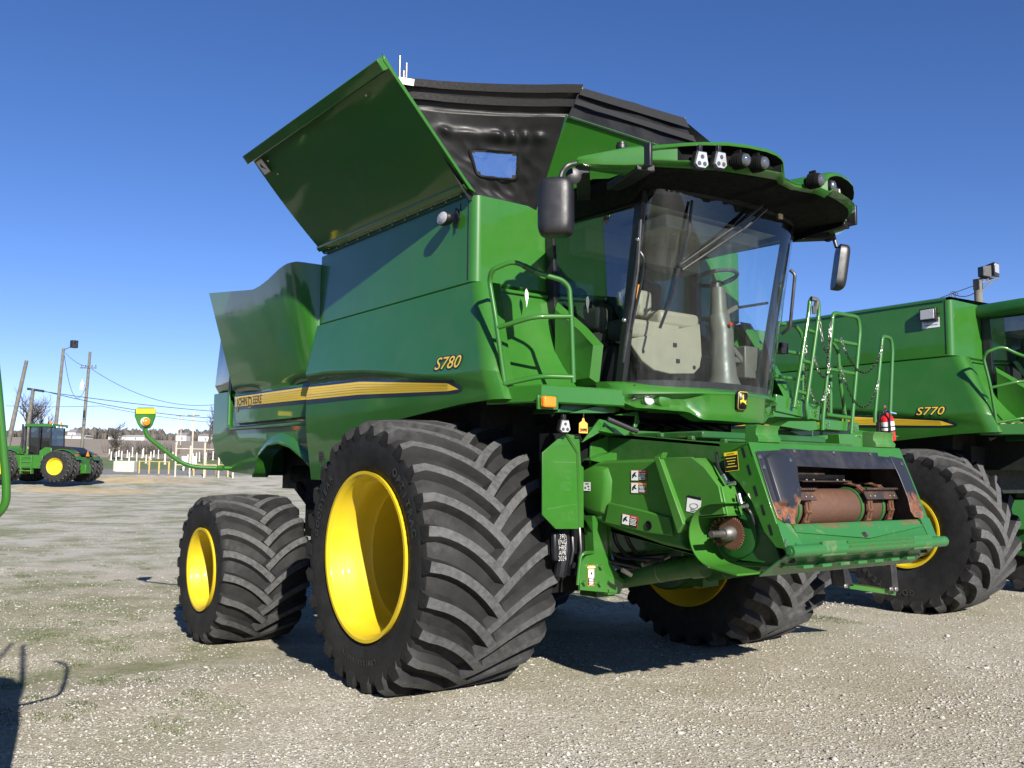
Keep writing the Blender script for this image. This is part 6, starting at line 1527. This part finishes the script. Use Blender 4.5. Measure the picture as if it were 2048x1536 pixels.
# distant lattice poles
def hpole(px, pyt, d, label):
    b_ = gp(px, d); o = empty('utility_pole', b_); tag(o, label, 'pole'); h = zrow(pyt, d, px)-b_.z; mb = MB(); mb.tube([V((0, 0, -.3)), V((0, 0, h))], .10, 6); mb.build('pole', 'pipe_tan', o)
    mb = MB(); mb.beam(R2d*-.7+V((0, 0, h*.93)), R2d*.7+V((0, 0, h*.93)), .1, .12); mb.build('crossarm', 'wood', o)
hpole(387, 836, 110, 'slim pale pole beside the pipe fence, right of the marker arm'); hpole(357, 840, 240, 'very thin far pole left of two beside the marker arm'); hpole(363, 842, 240, 'very thin far pole right of two beside the marker arm')
# bare trees
def bare_tree(px, d, pyt, label, spread=1.0, seed=0, trunk=.22, cat='tree', name='bare_tree', lev=5):
    rs = random.Random(seed); b_ = gp(px, d); H = zrow(pyt, d, px)-b_.z; o = empty(name, b_); tag(o, label, cat, 'bare winter trees'); tr = MB(); cr = MB()
    def grow(p, dr, L, r, l):
        n = 3; pts = [p]; q = p; dd = dr.copy()
        for i in range(n): dd = (dd+V((rs.gauss(0, .10), rs.gauss(0, .10), rs.gauss(.03, .05)))).normalized(); q = q+dd*(L/n); pts.append(q)
        (tr if l == 0 else cr).tube(pts, [lerp(r, r*.62, i/n) for i in range(n+1)], 6 if l < 2 else 3, caps=False)
        if l >= lev: return
        k = 3 if l == 0 else rs.choice((2, 3, 3))
        for i in range(k+ (l in (1, 2))):
            t = rs.uniform(.45, 1); bp = pts[min(n, int(t*n)+0)] if i else pts[-1]
            a = rs.uniform(0, 2*PI); s = rs.uniform(.35, .85)*spread; side = V((math.cos(a), math.sin(a), 0)); nd = (dd+side*s+V((0, 0, .12))).normalized()
            grow(bp, nd, L*rs.uniform(.62, .80), r*.56, l+1)
    grow(V((0, 0, -.2)), V((0, 0, 1)), H*.30, trunk, 0)
    tr.build('trunk', 'bark', o, 60); cr.build('crown', 'twig', o, 180); return o
bare_tree(45, 112, 752, 'large bare tree behind the tractor at the far left', .95, 3, .30, lev=6); bare_tree(85, 118, 790, 'smaller bare tree behind the tractor roof', .9, 5, .2)
bare_tree(222, 104, 838, 'round bare tree standing alone right of the transformer pole', 1.35, 8, .26, lev=6); bare_tree(418, 118, 790, 'bare tree half hidden behind the rear of the front combine', .9, 12, .24, lev=6); bare_tree(438, 124, 800, 'bare tree mostly hidden behind the combine rear hood', .9, 14, .22)
def shrub(px, d, w_, h, label, seed):
    rs = random.Random(seed); b_ = gp(px, d); mb = MB()
    for i in range(150):
        p = R2d*rs.gauss(0, w_*.35)+D2d*rs.gauss(0, w_*.25); q = p+V((rs.gauss(0, .35), rs.gauss(0, .35), h*rs.uniform(.4, 1))); mb.tube([p, p.lerp(q, .5)+V((rs.gauss(0, .1), rs.gauss(0, .1), 0)), q], [.03, .02, .008], 3, caps=False)
    o = mb.build('shrub', 'twig', None, 180); o.location = b_; tag(o, label, 'shrub', 'leafless shrubs')
shrub(280, 120, 5, 1.9, 'wide leafless brown shrub behind the white posts', 1); shrub(310, 122, 4, 1.6, 'leafless brown shrub right of the marker arm bend', 2); shrub(440, 112, 3, 1.6, 'leafless brown shrub behind the pipe fence by the combine', 4)
# far wood and houses
rs = random.Random(9); vs = []; mb = MB()
for i in range(1800):
    px = rs.uniform(-250, 700); d = rs.uniform(480, 560); p = gp(px, d); h = rs.uniform(2, 5.2)*(1.25 if 150 < px < 330 or px > 360 else .8); w_ = rs.uniform(1.2, 3.4)
    if rs.random() < .12 : continue
    mb.tube([p+V((0, 0, -1)), p+V((0, 0, h*.45)), p+V((rs.gauss(0, 1), rs.gauss(0, 1), h*.8)), p+V((0, 0, h))], [w_*.5, w_*.62, w_*.42, .1], 6)
tag(mb.build('far_wood', 'farwood', None, 180), kind='stuff')
def house(px, d, w_, h, dp, label, cat='house', name='house', roofm='house_roof'):
    b_ = gp(px, d); o = empty(name, b_); tag(o, label, cat, 'far farm buildings'); X = R2d*w_/2; D = D2d*dp/2; mb = MB(); mb.prism([-X-D+V((0, 0, -1)), X-D+V((0, 0, -1)), X-D+V((0, 0, h)), -X-D+V((0, 0, h))], D*2); mb.build('wall', 'house_white', o)
    mb = MB(); rh = h*.5; mb.prism([-X*1.06-D*1.1+V((0, 0, h)), -X*1.06+V((0, 0, h+rh)), -X*1.06+D*1.1+V((0, 0, h))], X*2.12); mb.build('roof', roofm, o)
    mb = MB(); mb.box(-D*1.01+X*.2+V((0, 0, h*.4)), (.3, .3, h*.6)) ; mb.build('door', 'dark_interior', o)
house(147, 430, 15, 1.1, 8, 'long low white barn at the horizon left of the transformer pole', 'barn', 'barn', 'house_white'); house(150, 470, 4, 3, 6, 'small white house above the long barn on the horizon'); house(235, 420, 5, 1.1, 6, 'low white building behind the lone bare tree', 'barn', 'barn', 'house_white')
house(275, 415, 10, 1.5, 8, 'white barn with a light arched roof on the horizon right of the lone tree', 'barn', 'barn', 'house_white'); house(368, 450, 5, 2.6, 6, 'white house on the horizon beside the two thin far poles'); house(415, 440, 6, 2.4, 6, 'pale house on the horizon close to the combine rear')
# white plastic posts standing on the lawn
rs = random.Random(21); mb = MB(); mb.tube([(0, 0, -.05), (0, 0, 1.05)], .06, 8); mb.tube([(0, 0, 0), (0, 0, .05)], .16, 8)
first = None
pts = [(230, 108), (236, 100), (241, 112), (247, 104), (258, 110), (262, 98), (268, 112), (277, 101), (288, 110), (296, 99), (302, 97), (305, 106), (320, 110), (333, 104), (334, 98), (349, 108), (379, 103), (389, 108), (396, 100), (402, 106), (415, 103), (429, 110), (222, 112), (226, 103), (290, 114), (311, 113)]
for i, (px, d) in enumerate(pts):
    if i == 0: o = mb.build('white_post', 'pipe_white', None); first = o
    else: o = first.copy(); COL.objects.link(o)
    o.location = gp(px, d); s_ = rs.uniform(.75, 1.15); o.scale = (1, 1, s_); tag(o, 'plain white post on the lawn between the tractor and the combine', 'post', 'white posts on the lawn')
# concrete block
mb = MB(); c = gp(257, 84); mb.box((0, 0, .45), (1.7, .8, 1.0), Matrix.Rotation(math.atan2(R2d.y, R2d.x), 3, 'Z')); mb.v = [(x*1.0, y, z) for x, y, z in mb.v]; o = mb.build('concrete_block', 'concrete', None, bev=.05); o.location = c; tag(o, 'pale concrete block on the gravel right of the tractor', 'concrete block')
mb = MB(); mb.box((0, 0, .4), (.8, .8, .95), Matrix.Rotation(math.atan2(R2d.y, R2d.x)+.1, 3, 'Z')); o = mb.build('concrete_block', 'concrete', None, bev=.05); o.location = gp(243, 84.5); tag(o, 'grey concrete block touching the tractor side of another block', 'concrete block')
# yellow pipe rack
def rack(px0, px1, d, label, mat, hts, rails_, name, cat, n):
    a, b_ = gp(px0, d), gp(px1, d); o = empty(name, a); tag(o, label, cat); mb = MB(); L = b_-a
    for z in rails_: mb.tube([V((0, 0, z)), L+V((0, 0, z))], .04, 6)
    mb.build('rail', mat, o)
    for k in range(n): p = L*(k/(n-1)); mb = MB(); h = hts[k % len(hts)]; mb.tube([p+V((0, 0, -.1)), p+V((0, 0, h))], .075, 8); mb.build('post', mat, o)
rack(283, 342, 82, 'low rack of yellow pipes on the gravel under the marker arm', 'pipe_yellow', (1.1, 1.35, 1.05), (1.05,), 'pipe_rack', 'pipe rack', 4)
rack(392, 460, 80, 'yellow pipe rail behind the rear tyre of the combine', 'pipe_yellow', (1.05, 1.2), (1.0,), 'pipe_rack', 'pipe rack', 4)
rack(355, 470, 78, 'tan pipe fence with tall posts left of the combine rear', 'pipe_tan', (2.9, 2.6), (2.35, 1.0), 'pipe_fence', 'fence', 5)
for px, py, lb in ((371, 925, 'small white utility box left of the pale pole'), (391, 929, 'small white utility box at the foot of the pale pole')):
    mb = MB(); mb.box((0, 0, .9), (.5, .4, .9)); mb.box((0, 0, .25), (.15, .15, .5)); o = mb.build('utility_box', 'white_paint', None, bev=.03); o.location = gp(px, 88); tag(o, lb, 'utility box')
def mound(px, d, w_, dp, h, mat, label):
    c = gp(px, d); mb = MB(); N = 28; M = 10; vs = []
    for i in range(M+1):
        f = i/M
        for k in range(N): a = 2*PI*k/N; x = R2d*(math.cos(a)*w_*f)+D2d*(math.sin(a)*dp*f); p = c+x; z = gz_(p.x, p.y)+h*(math.cos(PI*f)*.5+.5)*(1+.5*mnoise.noise(p*.6))-.02*(f > .95)-.012*f; vs.append((p.x, p.y, z))
    mb.add(vs, [(i*N+k, i*N+(k+1) % N, (i+1)*N+(k+1) % N, (i+1)*N+k) for i in range(M) for k in range(N)]); o = mb.build('straw_patch', mat, None, 180); tag(o, kind='structure')
mound(265, 72, 4.5, 5, .22, 'straw_ground', ''); mound(180, 60, 6, 3.0, .06, 'straw_ground', ''); mound(345, 72, 3.4, 3, .16, 'dirt', '')

# light pole beyond the second combine
b_ = gp(1968, 26, 0); o = empty('light_pole', b_); tag(o, 'weathered wooden pole with two dark floodlights rising behind the S770 combine', 'light pole')
h = zrow(540, 26, 1968); mb = MB(); mb.tube([(0, 0, -.2), (0, 0, h)], [.13, .11], 14); mb.build('pole', 'wood', o)
mb = MB(); mb.box((0, 0, h-.12), (.16, .24, .30)); mb.beam(V((0, 0, h-.08)), R2d*.5+V((0, 0, h+.06)), .05, .05); mb.beam(V((0, 0, h-.3))+R2d*.1, R2d*.42+V((0, 0, h)), .03, .03); mb.beam(R2d*.05+V((0, 0, h+.06)), R2d*.6+V((0, 0, h+.06)), .04, .03); mb.build('bracket', 'black_metal', o)
def flood(c, yaw, par, s=1):
    Rm = Matrix.Rotation(yaw, 3, 'Z'); mb = MB(); f = [V((.12, y, z)) for y, z in ((-.17, -.19), (.17, -.19), (.17, .19), (-.17, .19))]; k = [V((-.14, y*.6, z*.75)) for y, z in ((-.17, -.19), (.17, -.19), (.17, .19), (-.17, .19))]
    pts = [c+Rm @ (p*s) for p in f+k]; mb.add(pts, [(0, 1, 2, 3), (7, 6, 5, 4), (0, 4, 5, 1), (1, 5, 6, 2), (2, 6, 7, 3), (3, 7, 4, 0)]); x = mb.build('floodlight', 'black_metal', par, bev=.015)
    mb = MB(); mb.add([c+Rm @ (V((.125, y*.85, z*.85))*s) for y, z in ((-.17, -.1), (.17, -.1), (.17, .19), (-.17, .19))], [(0, 1, 2, 3)]); mb.build('lamp_lens', 'clear_lens', x)
yw = math.atan2(-CF.y, -CF.x)
flood(R2d*.42+V((0, 0, h+.30)), yw+.75, o, 1.05); flood(R2d*.16+V((0, 0, h+.24))-D2d*.05, yw+1.9, o, .95)
A = V(b_)+V((0, 0, h-.15)); Bp = gp(1500, 40, zrow(700, 40, 1500))
wires('cable running left and down from the floodlight pole behind the S770 combine', [(A-R2d*.12, Bp, .15, .010), (A-R2d*.1+V((0, 0, -.2)), A-R2d*.75+V((0, 0, -.22)), .1, .012), (A-R2d*.7+V((0, 0, -.22)), A+V((0, 0, -1.1))-R2d*.12, .12, .008)])
mb = MB(); c = A-R2d*.72+V((0, 0, -.25))
for k in range(2): mb.tube([c+R2d*(.09*math.cos(t)+.06*k)+V((0, 0, .13*math.sin(t)-.05)) for t in (2*PI*i/14 for i in range(12))], .010, 5)
mb.build('cable_coil', 'wire', o).location = -V(b_)

# ================================================================= ARTICULATED TRACTOR
bl = wpt(118, 950, 62); Dl = (V((bl.x, bl.y, 0))-V((CAM.x, CAM.y, 0))).normalized(); Rl = V((Dl.y, -Dl.x, 0)); fw = (-Rl*.86+Dl*.51).normalized(); lf = V((-fw.y, fw.x, 0)); WR = 1.04
org = bl-lf*1.95; org.z = bl.z-WR+.02
tr = empty('tractor', org); tr.rotation_euler = (0, 0, math.atan2(fw.y, fw.x)); tag(tr, 'green articulated tractor with dual yellow rimmed wheels far away at the left', 'tractor')
rm = rim_mesh(.56, .62, .35); ty_ = tyre_mesh(WR, .66, .56, 20, .06, 0, 0, 26, .05)
proto = None
for x in (0, 3.9):
    for y in (-1.9, -1.1, 1.1, 1.9):
        if proto is None:
            mbr = rm.mirror(); proto = mbr.build('wheel', 'yellow_paint', tr, 40); tyo = ty_.mirror().build('tyre', ['rubber', 'rubber_worn'], proto, 40); w_ = proto
        else:
            w_ = proto.copy(); COL.objects.link(w_); w_.parent = tr; c2 = tyo.copy(); COL.objects.link(c2); c2.parent = w_
        w_.location = (x, y, WR)
        if y < 0: w_.rotation_euler = (0, 0, PI)
mb = MB(); mb.box((-.1, 0, 1.25), (1.6, 1.2, .9)); mb.box((.8, 0, 1.2), (1.2, .8, .7)); mb.box((3.6, 0, 1.3), (3.4, 1.1, .8)); mb.box((0, 0, WR), (.5, 3.6, .45)); mb.box((3.9, 0, WR), (.5, 3.6, .45)); mb.box((2.2, .9, 1.35), (2.0, 1.4, .9)); mb.box((-.9, .2, .9), (.7, .7, .6)); mb.build('chassis', 'green_paint', tr, bev=.03)
mb = MB(); mb.prism([(2.9, -.55, 1.7), (5.9, -.55, 1.6), (6.0, -.5, 2.1), (5.6, -.45, 2.35), (2.9, -.5, 2.45)], (0, 1.1, 0)); hd = mb.build('hood', 'green_paint', tr, bev=.08)
mb = MB(); mb.prism([(2.9, .558, 2.22), (5.4, .556, 2.12), (5.4, .556, 2.24), (2.9, .558, 2.36)], (0, .006, 0)); mb.build('yellow_stripe', 'stripe_yellow', hd)
mb = MB(); mb.prism([(1.1, -.9, 1.75), (-.7, -.9, 1.72), (-.95, -.8, 1.95), (-.3, -.8, 2.35), (1.1, -.8, 2.45)], (0, 1.7, 0)); mb.build('rear_deck', 'black_plastic', tr, bev=.06)
for sy in (-1, 1):
    mb = MB(); rws = []
    for k in range(9): a = math.radians(28+k*16); rws.append([V((1.18*math.cos(a), sy*1.45-.0, WR+1.12*math.sin(a))), V((1.18*math.cos(a), sy*.75, WR+1.16*math.sin(a)))] )
    mb.grid(rws, thick=(0, 0, .05)); fe = mb.build('fender', 'green_paint', tr, recalc=True); mb = MB(); mb.box((-.93, sy*1.15, WR+.75), (.05, .3, .12)); mb.build('tail_light', 'red_lens', fe)
    mb = MB(); rws = []
    for k in range(7): a = math.radians(50+k*14); rws.append([V((3.9+1.18*math.cos(a), sy*1.35, WR+1.12*math.sin(a))), V((3.9+1.18*math.cos(a), sy*.7, WR+1.16*math.sin(a)))])
    mb.grid(rws, thick=(0, 0, .05)); mb.build('fender', 'green_paint', tr, recalc=True)
mb = MB()
for x, y in ((1.15, -.8), (1.15, .8), (2.0, .85), (2.75, -.7), (2.75, .7)): mb.beam((x, y, 1.75), (x+(0 if x > 1.2 else .05), y, 3.72), .07, .07)
mb.box((1.95, 0, 1.8), (1.7, 1.6, .12)); mb.box((1.35, 0, 2.1), (.5, 1.2, .7)); mb.box((1.45, 0, 2.6), (.2, .5, .6)); mb.box((1.7, .5, 2.5), (.3, .3, .5)); mb.build('cab_frame', 'black_plastic', tr)
mb = MB()
for p in ([(1.18, .78, 1.85), (2.72, .70, 1.85), (2.72, .70, 3.7), (1.2, .78, 3.7)], [(1.18, -.78, 1.85), (2.72, -.70, 1.85), (2.72, -.70, 3.7), (1.2, -.78, 3.7)], [(1.16, -.78, 2.3), (1.16, .78, 2.3), (1.2, .78, 3.7), (1.2, -.78, 3.7)], [(2.75, -.7, 1.85), (2.75, .7, 1.85), (2.75, .7, 3.7), (2.75, -.7, 3.7)]): mb.add(p, [(0, 1, 2, 3)])
mb.build('cab_glass', 'far_glass', tr)
mb = MB(); mb.prism([(1.0, -.95, 3.70), (3.0, -.9, 3.70), (3.05, .9, 3.70), (1.0, .95, 3.70)], (0, 0, .22)); rf = mb.build('roof', 'green_paint', tr, bev=.06)
mb = MB(); mb.prism([(1.0, .76, 1.5), (1.9, .80, 1.5), (1.9, .8, 2.1), (1.5, .8, 2.35), (1.05, .78, 2.3)], (0, .12, 0)); mb.build('door_panel', 'green_paint', tr, bev=.04)
mb = MB()
for y in (-.45, 0, .45): mb.box((.98, y, 3.72), (.05, .22, .10))
mb.build('work_lamp', 'white_paint', tr)
mb = MB()
for y, x in ((.6, 1.4), (-.55, 1.3)): mb.tube([(x, y, 3.92), (x, y, 4.12)], [.07, .05], 8)
mb.build('beacon', 'amber', tr)
mb = MB(); mb.prism([(-1.02, -.22, 1.75), (-1.02, .22, 1.75), (-1.02, 0, 2.12)], (-.02, 0, 0)); mb.build('slow_vehicle_sign', 'label_orange', tr)
mb = MB(); mb.tube([(3.15, .62, 2.0), (3.15, .62, 3.75)], .12, 10); mb.tube([(3.35, .6, 2.3), (3.35, .6, 3.9)], .07, 10); mb.build('exhaust', 'black_metal', tr)
mb = MB()
for k in range(4): mb.box((2.3, 1.52+.0*k, .75+.3*k), (.75, .3, .06))
for x in (1.93, 2.67): mb.beam((x, 1.55, .55), (x, 1.55, 1.75), .06, .28, (0, 1, 0))
mb.build('steps', 'green_worn', tr)

split_small()
